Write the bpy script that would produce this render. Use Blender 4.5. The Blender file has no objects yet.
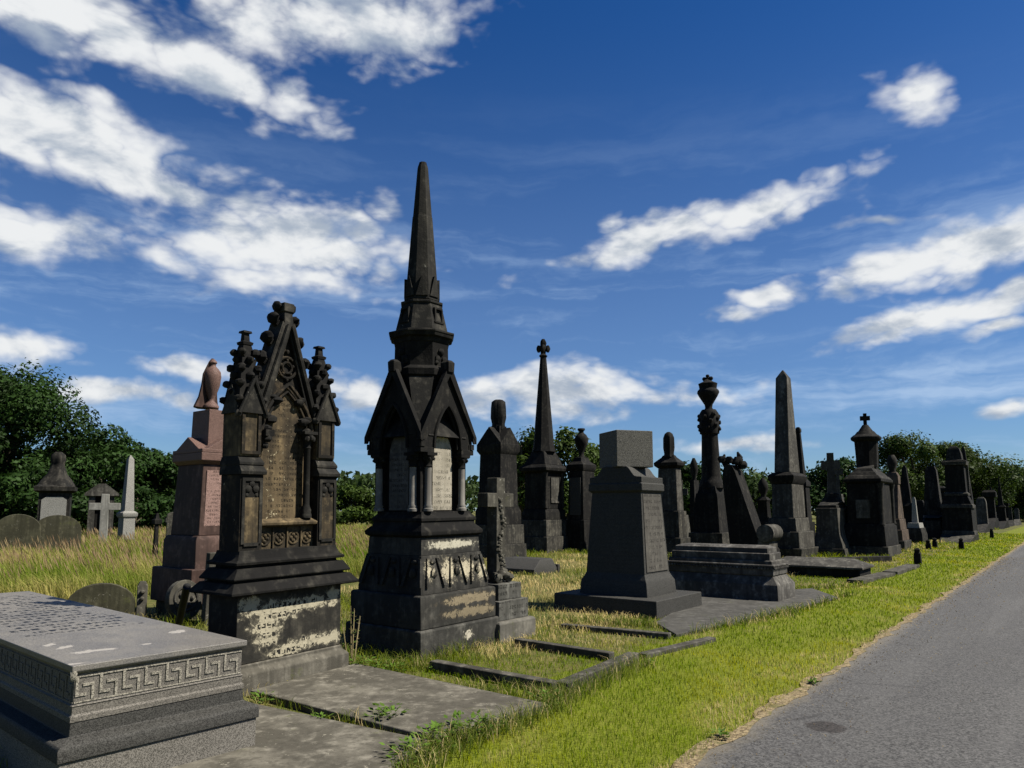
import bpy, math, random
import numpy as np
from mathutils import Vector, Matrix
random.seed(7); RNG = np.random.default_rng(11)
S = bpy.context.scene
C = S.collection
rad = math.radians

# ------------------------------------------------------------------ survey of the photograph
F = 715.0; HZ = 510.0; EYE = 1.6
TH = rad(6.5); PPY = HZ - F*math.tan(TH); ct, st = math.cos(TH), math.sin(TH)
ROW = 38.0
def ray(px, py):
    a = (px-512)/F; b = (PPY-py)/F
    return (a, ct-b*st, st+b*ct)
def G(px, py, z=0.0):
    d = ray(px, py); t = (z-EYE)/d[2]; return (d[0]*t, d[1]*t, z)
def depth(x, y, z): return y*ct+(z-EYE)*st
def ZH(x, y, py):
    k = (PPY-py)/F
    return EYE+y*(k*ct+st)/(ct-k*st)
def axes(a):
    a = rad(a); return (math.sin(a), math.cos(a)), (-math.cos(a), math.sin(a))
def slide(P, e, px, z=0):
    k = (px-512)/F; c0 = P[1]*ct+(z-EYE)*st
    return (k*c0-P[0])/(e[0]-k*e[1]*ct)
EX, EY = axes(ROW)
def UV(u, v, z=0.0): return (u*EX[0]+v*EY[0], u*EX[1]+v*EY[1], z)

# ------------------------------------------------------------------ node helper
class NT:
    def __init__(s, tree): s.t = tree; s.n = tree.nodes; s.l = tree.links
    def new(s, ty, **kw):
        nd = s.n.new(ty)
        for k, v in kw.items(): setattr(nd, k, v)
        return nd
    def put(s, sock, v):
        if isinstance(v, bpy.types.NodeSocket): s.l.new(v, sock)
        elif isinstance(v, (tuple, list)):
            v = tuple(v)
            if sock.type == 'RGBA' and len(v) == 3: v = v+(1,)
            sock.default_value = v
        else: sock.default_value = v
    def m(s, op, a, b=0.0, c=0.0, clamp=False):
        nd = s.new('ShaderNodeMath', operation=op, use_clamp=clamp)
        s.put(nd.inputs[0], a); s.put(nd.inputs[1], b); s.put(nd.inputs[2], c); return nd.outputs[0]
    def vm(s, op, a, b=(0, 0, 0)):
        nd = s.new('ShaderNodeVectorMath', operation=op); s.put(nd.inputs[0], a); s.put(nd.inputs[1], b)
        return nd.outputs[1] if op in ('DOT_PRODUCT', 'LENGTH') else nd.outputs[0]
    def mix(s, f, a, b):
        nd = s.new('ShaderNodeMix', data_type='RGBA'); s.put(nd.inputs[0], f); s.put(nd.inputs[6], a); s.put(nd.inputs[7], b); return nd.outputs[2]
    def noise(s, vec, scale, detail=4, rough=.55, dist=0.0):
        nd = s.new('ShaderNodeTexNoise'); s.put(nd.inputs['Vector'], vec); nd.inputs['Scale'].default_value = scale
        nd.inputs['Detail'].default_value = detail; nd.inputs['Roughness'].default_value = rough; nd.inputs['Distortion'].default_value = dist
        return nd.outputs[0]
    def wn2(s, x, y):
        cb = s.new('ShaderNodeCombineXYZ'); s.put(cb.inputs[0], x); s.put(cb.inputs[1], y)
        nd = s.new('ShaderNodeTexWhiteNoise', noise_dimensions='2D'); s.l.new(cb.outputs[0], nd.inputs['Vector']); return nd.outputs[0]
    def step(s, v, lo, hi):
        nd = s.new('ShaderNodeMapRange', interpolation_type='SMOOTHSTEP'); s.put(nd.inputs[0], v)
        s.put(nd.inputs[1], lo); s.put(nd.inputs[2], hi); nd.inputs[3].default_value = 0; nd.inputs[4].default_value = 1
        return nd.outputs[0]
    def sep(s, v):
        nd = s.new('ShaderNodeSeparateXYZ'); s.put(nd.inputs[0], v); return nd.outputs
    def m2(s, u, v):
        cb = s.new('ShaderNodeCombineXYZ'); s.put(cb.inputs[0], s.m('MULTIPLY', u, .15)); s.put(cb.inputs[1], s.m('MULTIPLY', v, 1.6)); return cb.outputs[0]
    def warp(s, P, n, k):
        cb = s.new('ShaderNodeCombineXYZ'); s.put(cb.inputs[0], s.m('MULTIPLY', n, k)); s.put(cb.inputs[1], s.m('MULTIPLY', n, -k)); return s.vm('ADD', P, cb.outputs[0])
    def new_scale(s, c):
        if isinstance(c, (tuple, list)): return tuple(x*AK for x in c[:3])
        nd = s.new('ShaderNodeVectorMath', operation='SCALE'); s.put(nd.inputs[0], c); nd.inputs['Scale'].default_value = AK; return nd.outputs[0]
    def scl(s, v, k):
        nd = s.new('ShaderNodeMapping'); s.put(nd.inputs[0], v); nd.inputs['Scale'].default_value = k; return nd.outputs[0]

AK = 0.68  # one common scale that sets every albedo to its real value

def new_mat(name):
    m = bpy.data.materials.new(name); m.use_nodes = True; t = NT(m.node_tree)
    return m, t, t.n['Principled BSDF']
def finish(t, b, col, rough=.85, bump=None, strength=.4, dist=.01, spec=.1):
    col = t.new_scale(col); t.put(b.inputs['Base Color'], col); t.put(b.inputs['Roughness'], rough); b.inputs['Specular IOR Level'].default_value = spec
    if bump is not None:
        bp = t.new('ShaderNodeBump'); bp.inputs['Strength'].default_value = strength; bp.inputs['Distance'].default_value = dist
        t.put(bp.inputs['Height'], bump); t.l.new(bp.outputs[0], b.inputs['Normal'])
def letters(t, u, v, row, cw, width, words=.2):
    """rows of weathered lettering: u along the line, v up the face"""
    rr = t.m('DIVIDE', v, row); r = t.m('FLOOR', rr); fr = t.m('FRACT', rr)
    inrow = t.m('MULTIPLY', t.m('GREATER_THAN', fr, .26), t.m('LESS_THAN', fr, .80))
    cc = t.m('DIVIDE', u, cw); c = t.m('FLOOR', cc); fc = t.m('FRACT', cc)
    ink = t.m('GREATER_THAN', t.wn2(c, r), words)
    glyph = t.m('GREATER_THAN', t.wn2(t.m('FLOOR', t.m('MULTIPLY', cc, 4)), t.m('FLOOR', t.m('MULTIPLY', rr, 6))), .33)
    gap = t.m('LESS_THAN', fc, .76)
    lim = t.m('MULTIPLY', t.m('ADD', t.m('MULTIPLY', t.wn2(r, 3.7), .4), .6), width)
    ok = t.m('LESS_THAN', t.m('ABSOLUTE', u), lim)
    o = inrow
    for x in (ink, glyph, gap, ok): o = t.m('MULTIPLY', o, x)
    return o
def stone(name, dark, mid, lit, amt=.45, lichen=(.30, .29, .24), lich=.0, rough=.85, speck=0.0, spall=None, spall_col=(.42, .38, .27), spall_thr=.5, text=None, spall_scale=9, moss=0.0, bump=.45):
    """weathered stone. dark/mid/lit: soot crust, stone, washed stone; lich: share of lichen spots; speck: granite grain; spall: ellipses (x,z,rx,rz) where the crust has come off the front face"""
    m, t, b = new_mat(name)
    tc = t.new('ShaderNodeTexCoord'); oi = t.new('ShaderNodeObjectInfo')
    P = t.vm('ADD', tc.outputs['Object'], t.vm('SCALE', (1, 1, 1)))
    off = t.new('ShaderNodeVectorMath', operation='SCALE'); off.inputs[0].default_value = (31, 17, 9); t.l.new(oi.outputs['Random'], off.inputs['Scale'])
    Q = t.vm('ADD', tc.outputs['Object'], off.outputs[0])
    n1 = t.noise(Q, 2.2, 8, .62, .3); n2 = t.noise(Q, 11, 6, .6); n3 = t.noise(Q, 55, 3, .6)
    run = t.noise(t.scl(Q, (7, 7, .8)), 1.0, 5, .6)
    f = t.m('ADD', t.m('MULTIPLY', n1, .55), t.m('ADD', t.m('MULTIPLY', run, .3), t.m('MULTIPLY', n2, .15)))
    col = t.mix(t.step(f, .62-amt*.35, .74-amt*.2), dark, mid)
    col = t.mix(t.m('MULTIPLY', t.step(t.m('ADD', t.m('MULTIPLY', n2, .6), t.m('MULTIPLY', run, .4)), .50, .72), .75), col, lit)
    st = t.noise(t.scl(Q, (16, 16, .7)), 1.0, 4, .6); col = t.mix(t.m('MULTIPLY', t.step(st, .5, .66), .5), col, tuple(c*.7 for c in dark))
    hgt = t.m('ADD', t.m('MULTIPLY', n2, .5), t.m('MULTIPLY', n3, .5))
    if speck:
        vo = t.new('ShaderNodeTexVoronoi'); t.l.new(Q, vo.inputs['Vector']); vo.inputs['Scale'].default_value = speck
        g = t.sep(vo.outputs['Color'])[0]
        col = t.mix(.75, col, t.mix(t.step(g, .35, .6), tuple(x*.6 for x in mid), tuple(min(1, x*1.35) for x in lit)))
    if lich:
        lf = t.step(t.m('ADD', t.m('MULTIPLY', t.noise(Q, 6, 5, .7), .5), t.m('MULTIPLY', t.noise(Q, 34, 4, .7), .5)), .66-lich*.3, .70-lich*.3)
        col = t.mix(t.m('MULTIPLY', lf, .8), col, lichen); hgt = t.m('ADD', hgt, t.m('MULTIPLY', lf, .25))
    if moss:
        col = t.mix(t.m('MULTIPLY', t.step(t.noise(Q, 3.5, 6, .7), .6, .7), moss), col, (.09, .10, .03))
    x, y, z = t.sep(tc.outputs['Object'])
    if spall:
        front = t.m('LESS_THAN', t.sep(tc.outputs['Normal'])[1], -.4)
        best = None
        for (cx, cz, rx, rz) in spall:
            d = t.m('SQRT', t.m('ADD', t.m('POWER', t.m('DIVIDE', t.m('SUBTRACT', x, cx), rx), 2), t.m('POWER', t.m('DIVIDE', t.m('SUBTRACT', z, cz), rz), 2)))
            e = t.m('SUBTRACT', 1.0, d); best = e if best is None else t.m('MAXIMUM', best, e)
        best = t.m('MAXIMUM', best, -.8)
        sn = t.m('ADD', t.m('MULTIPLY', best, .34), t.noise(Q, spall_scale, 8, .72, .4))
        sp = t.m('MULTIPLY', t.step(sn, spall_thr+.06, spall_thr+.10), front)
        sc = t.mix(n2, tuple(c*.7 for c in spall_col), tuple(min(1, c*1.25) for c in spall_col))
        sc = t.mix(t.step(t.noise(Q, 22, 4, .7), .52, .62), sc, tuple(c*.62 for c in spall_col))
        if text:
            ti = t.m('MULTIPLY', letters(t, x, z, *text), t.step(sn, spall_thr+.08, spall_thr+.14))
            sc = t.mix(ti, sc, dark)
        col = t.mix(t.m('MULTIPLY', t.m('MULTIPLY', t.step(sn, spall_thr-.06, spall_thr+.09), front), .4), col, tuple(c*.45 for c in spall_col))
        col = t.mix(sp, col, sc); hgt = t.m('SUBTRACT', hgt, t.m('MULTIPLY', sp, .9))
    elif text:
        front = t.m('LESS_THAN', t.sep(tc.outputs['Normal'])[1], -.4)
        wear = t.step(t.noise(Q, 5, 4), .38, .55)
        ti = t.m('MULTIPLY', t.m('MULTIPLY', letters(t, x, z, *text), front), wear)
        col = t.mix(t.m('MULTIPLY', ti, .8), col, tuple(c*.35 for c in dark)); hgt = t.m('SUBTRACT', hgt, t.m('MULTIPLY', ti, .6))
    finish(t, b, col, rough, hgt, bump, .012)
    return m

M = {}
M['soot'] = stone('sooted_sandstone', (0.0083, 0.0079, 0.0072), (0.0229, 0.0216, 0.0179), (0.0541, 0.0495, 0.0394), .45)
M['soot2'] = stone('sooted_sandstone_worn', (0.0139, 0.0135, 0.0119), (0.0425, 0.0393, 0.0323), (0.1023, 0.0941, 0.0730), .5, lich=.1)
M['sootbase'] = stone('sooted_base_stone', (0.0250, 0.0243, 0.0211), (0.0724, 0.0674, 0.0551), (0.1622, 0.1523, 0.1173), .55, lich=.15)
M['slate'] = stone('dark_grey_granite', (0.0242, 0.0242, 0.0220), (0.0379, 0.0371, 0.0334), (0.0605, 0.0589, 0.0531), .6, speck=260, bump=.25, rough=.7, lich=.06, lichen=(.16, .155, .13))
M['slatepanel'] = stone('dark_grey_inscribed', (0.0750, 0.0700, 0.0602), (0.1000, 0.0940, 0.0799), (0.1500, 0.1400, 0.1175), .6, text=(.105, .058, .36, .12), bump=.4, rough=.8)
M['cube'] = stone('rough_grey_granite', (0.0571, 0.0561, 0.0501), (0.0857, 0.0838, 0.0734), (0.1333, 0.1286, 0.1119), .6, speck=170, bump=.5)
M['brown'] = stone('brown_sandstone', (0.0233, 0.0201, 0.0149), (0.1217, 0.0910, 0.0497), (0.2539, 0.1904, 0.0995), .6, lich=.14, lichen=(.5, .44, .28))
M['tombgrey'] = stone('washed_tomb_stone', (.05, .047, .042), (.125, .119, .105), (.24, .23, .20), .55, lich=.12)
M['brownblack'] = stone('sooted_brown_sandstone', (0.0123, 0.0112, 0.0093), (0.0397, 0.0318, 0.0210), (0.1445, 0.1069, 0.0615), .45, lich=.12, lichen=(.5, .44, .28))
M['brownpanel'] = stone('brown_inscribed_panel', (0.0385, 0.0308, 0.0207), (0.1265, 0.0935, 0.0517), (0.2530, 0.1870, 0.0982), .68, lich=.24, lichen=(.52, .46, .30), text=(.052, .03, .27))
M['pink'] = stone('pink_granite', (0.0735, 0.0441, 0.0359), (0.1144, 0.0695, 0.0566), (0.1716, 0.1078, 0.0878), .6, speck=260, bump=.1, rough=.6)
M['pinkpanel'] = stone('pink_granite_inscribed', (.18, .115, .096), (.22, .14, .118), (.29, .19, .16), .6, speck=260, text=(.06, .035, .3), bump=.2, rough=.6)
M['pinkstain'] = stone('stained_pink_granite', (0.0508, 0.0319, 0.0261), (0.1015, 0.0623, 0.0508), (0.1740, 0.1160, 0.0957), .5, bump=.2, rough=.7)
M['tan'] = stone('tan_sandstone', (.05, .038, .03), (.11, .082, .06), (.2, .15, .11), .6, lich=.1)
M['grey'] = stone('grey_headstone', (0.0489, 0.0459, 0.0367), (0.0978, 0.0919, 0.0735), (0.1955, 0.1857, 0.1470), .55, lich=.25, moss=.3)
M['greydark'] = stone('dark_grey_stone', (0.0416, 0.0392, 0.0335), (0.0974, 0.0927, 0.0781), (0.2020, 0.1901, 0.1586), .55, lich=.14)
M['mossy'] = stone('mossy_headstone', (0.0425, 0.0408, 0.0255), (0.0723, 0.0697, 0.0425), (0.1275, 0.1190, 0.0765), .55, lich=.2, moss=.6)
M['pale'] = stone('pale_grey_granite', (0.1300, 0.1262, 0.1114), (0.1913, 0.1874, 0.1690), (0.2754, 0.2716, 0.2445), .6, speck=240, bump=.15)
M['white'] = stone('weathered_white_stone', (0.1980, 0.1935, 0.1692), (0.3060, 0.2970, 0.2623), (0.4500, 0.4410, 0.3892), .6, lich=.1)
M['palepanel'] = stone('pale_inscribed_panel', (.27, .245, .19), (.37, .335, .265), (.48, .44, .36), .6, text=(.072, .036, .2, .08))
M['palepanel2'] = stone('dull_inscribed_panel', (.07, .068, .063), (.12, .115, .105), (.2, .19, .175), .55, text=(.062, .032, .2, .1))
M['shaft'] = stone('grey_marble_shaft', (.13, .122, .108), (.22, .208, .182), (.36, .34, .30), .6, bump=.12)
M['blocktext'] = stone('grey_lettered_block', (0.0660, 0.0648, 0.0564), (0.1320, 0.1296, 0.1128), (0.2400, 0.2340, 0.2030), .55, text=(.085, .05, .4, .1), lich=.1)
M['concrete'] = stone('light_base_block', (.10, .095, .08), (.16, .15, .125), (.25, .235, .195), .6, moss=.3)
M['paving'] = stone('grey_ledger_stone', (.078, .072, .057), (.162, .150, .120), (.265, .246, .20), .55, lich=.2, lichen=(.30, .28, .22), moss=.5, rough=.9)
M['apron'] = stone('grey_apron_stone', (0.0570, 0.0551, 0.0491), (0.0902, 0.0874, 0.0786), (0.1425, 0.1377, 0.1232), .6, rough=.95, moss=.2)
M['kerb'] = stone('grave_kerb_stone', (0.0455, 0.0429, 0.0354), (0.0975, 0.0923, 0.0758), (0.1950, 0.1820, 0.1466), .55, lich=.2, moss=.4)
M['iron'] = stone('black_iron', (.012, .012, .013), (.02, .02, .021), (.03, .03, .03), .5, bump=.1, rough=.55)
M['granite'] = stone('speckled_grey_granite', (0.0820, 0.0771, 0.0656), (0.1230, 0.1148, 0.0984), (0.1804, 0.1681, 0.1460), .6, speck=260, bump=.35, moss=.2)
M['chest'] = stone('grey_polished_granite', (.07, .065, .056), (.11, .102, .088), (.165, .152, .13), .55, speck=300, bump=.2, rough=.7)
M['fret'] = stone('light_fret_stone', (0.1260, 0.1170, 0.0945), (0.1980, 0.1845, 0.1512), (0.2970, 0.2745, 0.2250), .6, speck=200, bump=.3)
M['aplinth'] = stone('flaking_plinth_stone', (0.0234, 0.0224, 0.0190), (0.0585, 0.0542, 0.0429), (0.1116, 0.1009, 0.0749), .5,
    spall=[(-.45, .77, .15, .07), (-.12, .69, .42, .10), (-.28, .55, .17, .2), (.48, .75, .1, .12), (.3, .345, .42, .075), (-.06, .31, .24, .06), (.22, .71, .3, .07)], spall_thr=.5, spall_scale=15, text=(.085, .055, .46, .1))
M['bstep'] = stone('step_with_brown_bands', (0.0270, 0.0263, 0.0229), (0.0634, 0.0608, 0.0520), (0.1215, 0.1161, 0.0965), .5,
    spall=[(.2, .57, .5, .06), (.22, .42, .5, .06)], spall_col=(.2, .165, .105), spall_thr=.47, spall_scale=14)
M['blow'] = stone('low_step_stone', (0.0360, 0.0353, 0.0310), (0.0825, 0.0795, 0.0691), (0.1500, 0.1440, 0.1213), .5, spall=[(.1, .17, .12, .08)], spall_col=(.5, .46, .36), spall_thr=.58, spall_scale=26)
M['bfrieze'] = stone('frieze_with_spalls', (0.0222, 0.0216, 0.0191), (0.0518, 0.0493, 0.0428), (0.0986, 0.0937, 0.0788), .5,
    spall=[(-.42, .92, .1, .16), (-.12, .9, .18, .2), (.2, .9, .2, .17), (.46, .86, .14, .14)], spall_col=(.46, .41, .29), spall_thr=.57, spall_scale=22)
M['bband'] = stone('band_with_lichen', (0.0272, 0.0264, 0.0241), (0.0544, 0.0528, 0.0451), (0.1056, 0.1008, 0.0842), .5, spall=[(.0, 1.2, .5, .055)], spall_col=(.47, .44, .34), spall_thr=.5, spall_scale=18)

# ------------------------------------------------------------------ mesh helper
class MB:
    def __init__(s): s.v = []; s.f = []
    def add(s, vs, fs):
        o = len(s.v); s.v += [tuple(v) for v in vs]; s.f += [tuple(i+o for i in f) for f in fs]; return s
    def rings(s, rings, cap0=True, cap1=True):
        n = len(rings[0]); vs = [p for r in rings for p in r]; fs = []
        for k in range(len(rings)-1):
            for i in range(n):
                j = (i+1) % n; fs.append((k*n+i, k*n+j, (k+1)*n+j, (k+1)*n+i))
        if cap0: fs.append(tuple(range(n-1, -1, -1)))
        if cap1: fs.append(tuple((len(rings)-1)*n+i for i in range(n)))
        return s.add(vs, fs)
    def loft(s, secs):
        """secs: (z,x0,x1,y0,y1)"""
        return s.rings([[(x0, y0, z), (x1, y0, z), (x1, y1, z), (x0, y1, z)] for z, x0, x1, y0, y1 in secs])
    def box(s, x0, x1, y0, y1, z0, z1): return s.loft([(z0, x0, x1, y0, y1), (z1, x0, x1, y0, y1)])
    def ngon(s, secs, n=8, cx=0, cy=0, rot=None):
        """secs: (z, apothem)"""
        rot = math.pi/n if rot is None else rot; k = 1/math.cos(math.pi/n)
        return s.rings([[(cx+a*k*math.cos(rot+2*math.pi*i/n), cy+a*k*math.sin(rot+2*math.pi*i/n), z) for i in range(n)] for z, a in secs])
    def lathe(s, prof, cx=0, cy=0, n=20, wob=0, k=5, tw=0):
        """prof: (r,z)"""
        R = []
        for r, z in prof:
            R.append([(cx+r*(1+wob*math.sin(k*a+tw*z))*math.cos(a), cy+r*(1+wob*math.sin(k*a+tw*z))*math.sin(a), z) for a in [2*math.pi*i/n for i in range(n)]])
        return s.rings(R)
    def prism(s, poly, y0, y1):
        """poly (x,z) counter-clockwise seen from -y, extruded y0..y1"""
        n = len(poly)
        vs = [(x, y0, z) for x, z in poly]+[(x, y1, z) for x, z in poly]
        fs = [tuple(range(n)), tuple(range(2*n-1, n-1, -1))]+[(i, i+n, (i+1) % n+n, (i+1) % n) for i in range(n)]
        return s.add(vs, fs)
    def prismx(s, poly, x0, x1):
        """poly (y,z) extruded along x"""
        n = len(poly)
        vs = [(x0, y, z) for y, z in poly]+[(x1, y, z) for y, z in poly]
        fs = [tuple(range(n-1, -1, -1)), tuple(range(n, 2*n))]+[(i, (i+1) % n, (i+1) % n+n, i+n) for i in range(n)]
        return s.add(vs, fs)
    def tube(s, pts, r, n=8):
        R = []; pts = [Vector(p) for p in pts]
        rs = r if isinstance(r, (list, tuple)) else [r]*len(pts)
        for i, p in enumerate(pts):
            d = (pts[min(i+1, len(pts)-1)]-pts[max(i-1, 0)]).normalized()
            a = d.orthogonal().normalized() if i == 0 else (a-d*a.dot(d)).normalized()
            b = d.cross(a)
            R.append([tuple(p+a*rs[i]*math.cos(t)+b*rs[i]*math.sin(t)) for t in [2*math.pi*j/n for j in range(n)]])
        return s.rings(R)
    def ball(s, c, r, n=8, m=6, jit=.0, sq=(1, 1, 1)):
        vs = []; 
        rings = []
        for i in range(1, m):
            th = math.pi*i/m
            rings.append([(c[0]+sq[0]*r*(1+random.uniform(-jit, jit))*math.sin(th)*math.cos(2*math.pi*j/n), c[1]+sq[1]*r*(1+random.uniform(-jit, jit))*math.sin(th)*math.sin(2*math.pi*j/n), c[2]-sq[2]*r*math.cos(th)) for j in range(n)])
        return s.rings(rings)
    def xf(s, mat, start=0):
        s.v[start:] = [tuple(mat @ Vector(v)) for v in s.v[start:]]; return s
    def build(s, name, mat, parent=None, bevel=0.0, smooth=40, seg=2, loc=None):
        me = bpy.data.meshes.new(name); me.from_pydata(s.v, [], s.f); me.validate(); me.update()
        o = bpy.data.objects.new(name, me); C.objects.link(o); me.materials.append(mat)
        if smooth:
            me.polygons.foreach_set('use_smooth', [True]*len(me.polygons)); me.set_sharp_from_angle(angle=rad(smooth))
        if bevel:
            b = o.modifiers.new('worn_edges', 'BEVEL'); b.width = bevel; b.segments = seg; b.limit_method = 'ANGLE'; b.angle_limit = rad(38); b.harden_normals = True
        if parent is not None: o.parent = parent
        if loc: o.location = loc
        return o
def tag(o, label=None, cat=None, group=None, kind=None):
    if label: o['label'] = label
    if cat: o['category'] = cat
    if group: o['group'] = group
    if kind or cat: o['kind'] = kind or 'thing'
    return o

# ------------------------------------------------------------------ a monument: an Empty at its base, tiers given by their silhouettes
class Mon:
    def __init__(s, name, label, cat, pl=None, pr=None, py=None, pc=None, a=ROW, center=None, hx=None, hy=None, lean=(0, 0), group=None):
        s.a = a; s.ex, s.ey = axes(a)
        if center is None:
            if pc is None: pc = pl+.56*(pr-pl)
            P = G(pc, py); hx = slide(P, s.ex, pr)/2; hy = slide(P, s.ey, pl)/2
            center = (P[0]+s.ex[0]*hx+s.ey[0]*hy, P[1]+s.ex[1]*hx+s.ey[1]*hy)
        s.c = center; s.hx = hx; s.hy = hy
        e = bpy.data.objects.new(name, None); C.objects.link(e); e.empty_display_size = .3
        e.location = (center[0], center[1], 0); e.rotation_euler = (rad(lean[0]), rad(lean[1]), rad(90-a)); s.e = e
        tag(e, label, cat, group)
        s.d = depth(center[0], center[1], 0)
        s.bev = min(.02, .009+.0006*s.d) if s.d < 30 else 0
    def half(s, w, z=1.5):
        k = depth(s.c[0], s.c[1], z)/F; ww = w*k; sa, ca = math.sin(rad(s.a)), math.cos(rad(s.a)); tt = s.c[0]/s.c[1]
        wx, wy = abs(sa-tt*ca), ca+tt*sa   # what one metre along each side covers, seen from the camera
        i = (2*s.hx*wx+2*s.hy*wy-ww)/2/(wx+wy)
        hx, hy = s.hx-i, s.hy-i
        if min(hx, hy) < .35*max(hx, hy): # slender tiers stay square
            q = ww/2/(wx+wy); hx = hy = q
        return hx, hy
    def z(s, py, hx=0, hy=0):
        x = s.c[0]-hx*s.ex[0]-hy*s.ey[0]; y = s.c[1]-hx*s.ex[1]-hy*s.ey[1]; return ZH(x, y, py)
    def r(s, w, z=2.0): return w/2*depth(s.c[0], s.c[1], z)/F
    def secs(s, prof):
        out = []; z = 0
        for py, w in prof:
            if py == 0: z = -.04; hx, hy = (s.hx, s.hy) if w == 0 else s.half(w, 0)
            elif py == '=': hx, hy = s.half(w, z)
            else:
                hx, hy = s.half(w, z); z = s.z(py, hx, hy)
            out.append((z, -hx, hx, -hy, hy))
        return out
    def tier(s, name, mat, prof, bev=None):
        return MB().loft(s.secs(prof)).build(name, M[mat], s.e, s.bev if bev is None else bev)
    def part(s, name, mb, mat, bev=0, smooth=40, parent=None):
        return mb.build(name, M[mat], parent or s.e, bev, smooth)
    def urn(s, name, mat, pts, wob=0, n=20, k=5, tw=0):
        """pts: (py, width px) bottom to top on the axis"""
        return MB().lathe([(s.r(w), s.z(py)) for py, w in pts], n=n, wob=wob, k=k, tw=tw).build(name, M[mat], s.e, 0, 50)

BOX = MB
def kink(y0, y1, n=5):  # helper for arches: points of a pointed arch from (x0,z0) over (0,zt)
    pass
def arch_pts(hw, z0, zt, n=8, cx=0):
    """pointed arch, left spring to apex to right spring"""
    L = []
    for i in range(n+1):
        t = i/n; x = -hw*(1-t**1.0); z = z0+(zt-z0)*math.sin(t*math.pi/2)**.85
        L.append((cx+(-hw*math.cos(t*math.pi/2)**.8 if t < 1 else 0), z0+(zt-z0)*t**.92))
    R = [(2*cx-x, z) for x, z in L[-2::-1]]
    return L+R

# ================================================================== MONUMENTS
MOULD = []
# ---- foreground chest tomb with the greek key
m = Mon('chest_tomb', 'low grey granite chest tomb with a carved meander band and lettered lid', 'tomb',
        center=(-2.47+.6*axes(40.4)[0][0]+2.33*axes(40.4)[1][0], 4.06+.6*axes(40.4)[0][1]+2.33*axes(40.4)[1][1]), hx=.6, hy=2.33, a=40.4)
hx, hy = .6, 2.33
m.part('plinth', MB().loft([(-.05, -hx+.012, hx-.012, -hy+.012, hy-.012), (.222, -hx+.012, hx-.012, -hy+.012, hy-.012)]), 'granite', .008)
m.part('plinth_moulding', MB().loft([(.222, -hx, hx, -hy, hy), (.288, -hx, hx, -hy, hy), (.305, -hx+.012, hx-.012, -hy+.012, hy-.012), (.335, -hx+.075, hx-.075, -hy+.075, hy-.075), (.41, -hx+.08, hx-.08, -hy+.08, hy-.08)]), 'slate', .006)
i0 = .08
a0 = .095
m.part('frieze', MB().loft([(.41, -hx+i0-.004, hx-i0+.004, -hy+i0-.004, hy-i0+.004), (.44, -hx+i0-.004, hx-i0+.004, -hy+i0-.004, hy-i0+.004), (.45, -hx+i0+.006, hx-i0-.006, -hy+i0+.006, hy-i0-.006), (.495, -hx+i0+.006, hx-i0-.006, -hy+i0+.006, hy-i0-.006), (.497,  -hx+i0, hx-i0, -hy+i0, hy-i0), (.507, -hx+i0+.012, hx-i0-.012, -hy+i0+.012, hy-i0-.012), (.675, -hx+i0+.012, hx-i0-.012, -hy+i0+.012, hy-i0-.012)]), 'chest', .003)
def lidpt(px, py):
    g = G(px, py, .725); dx, dy = g[0]-m.c[0], g[1]-m.c[1]; return dx*m.ex[0]+dy*m.ex[1], dx*m.ey[0]+dy*m.ey[1]
def lidz(y): return .725+(y+hy)/(2*hy)*.004
lid = MB(); xs = (-hx+i0-.012, hx-i0+.012); ys = (-hy+i0-.012, hy-i0+.012)
lid.rings([[(xs[0]+.014, ys[0]+.014, .675), (xs[1]-.014, ys[0]+.014, .675), (xs[1]-.014, ys[1]-.014, .675), (xs[0]+.014, ys[1]-.014, .675)],
           [(xs[0], ys[0], .692), (xs[1], ys[0], .692), (xs[1], ys[1], .692), (xs[0], ys[1], .692)],
           [(xs[0], ys[0], lidz(ys[0])), (xs[1], ys[0], lidz(ys[0])), (xs[1], ys[1], lidz(ys[1])), (xs[0], ys[1], lidz(ys[1]))]])
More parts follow.
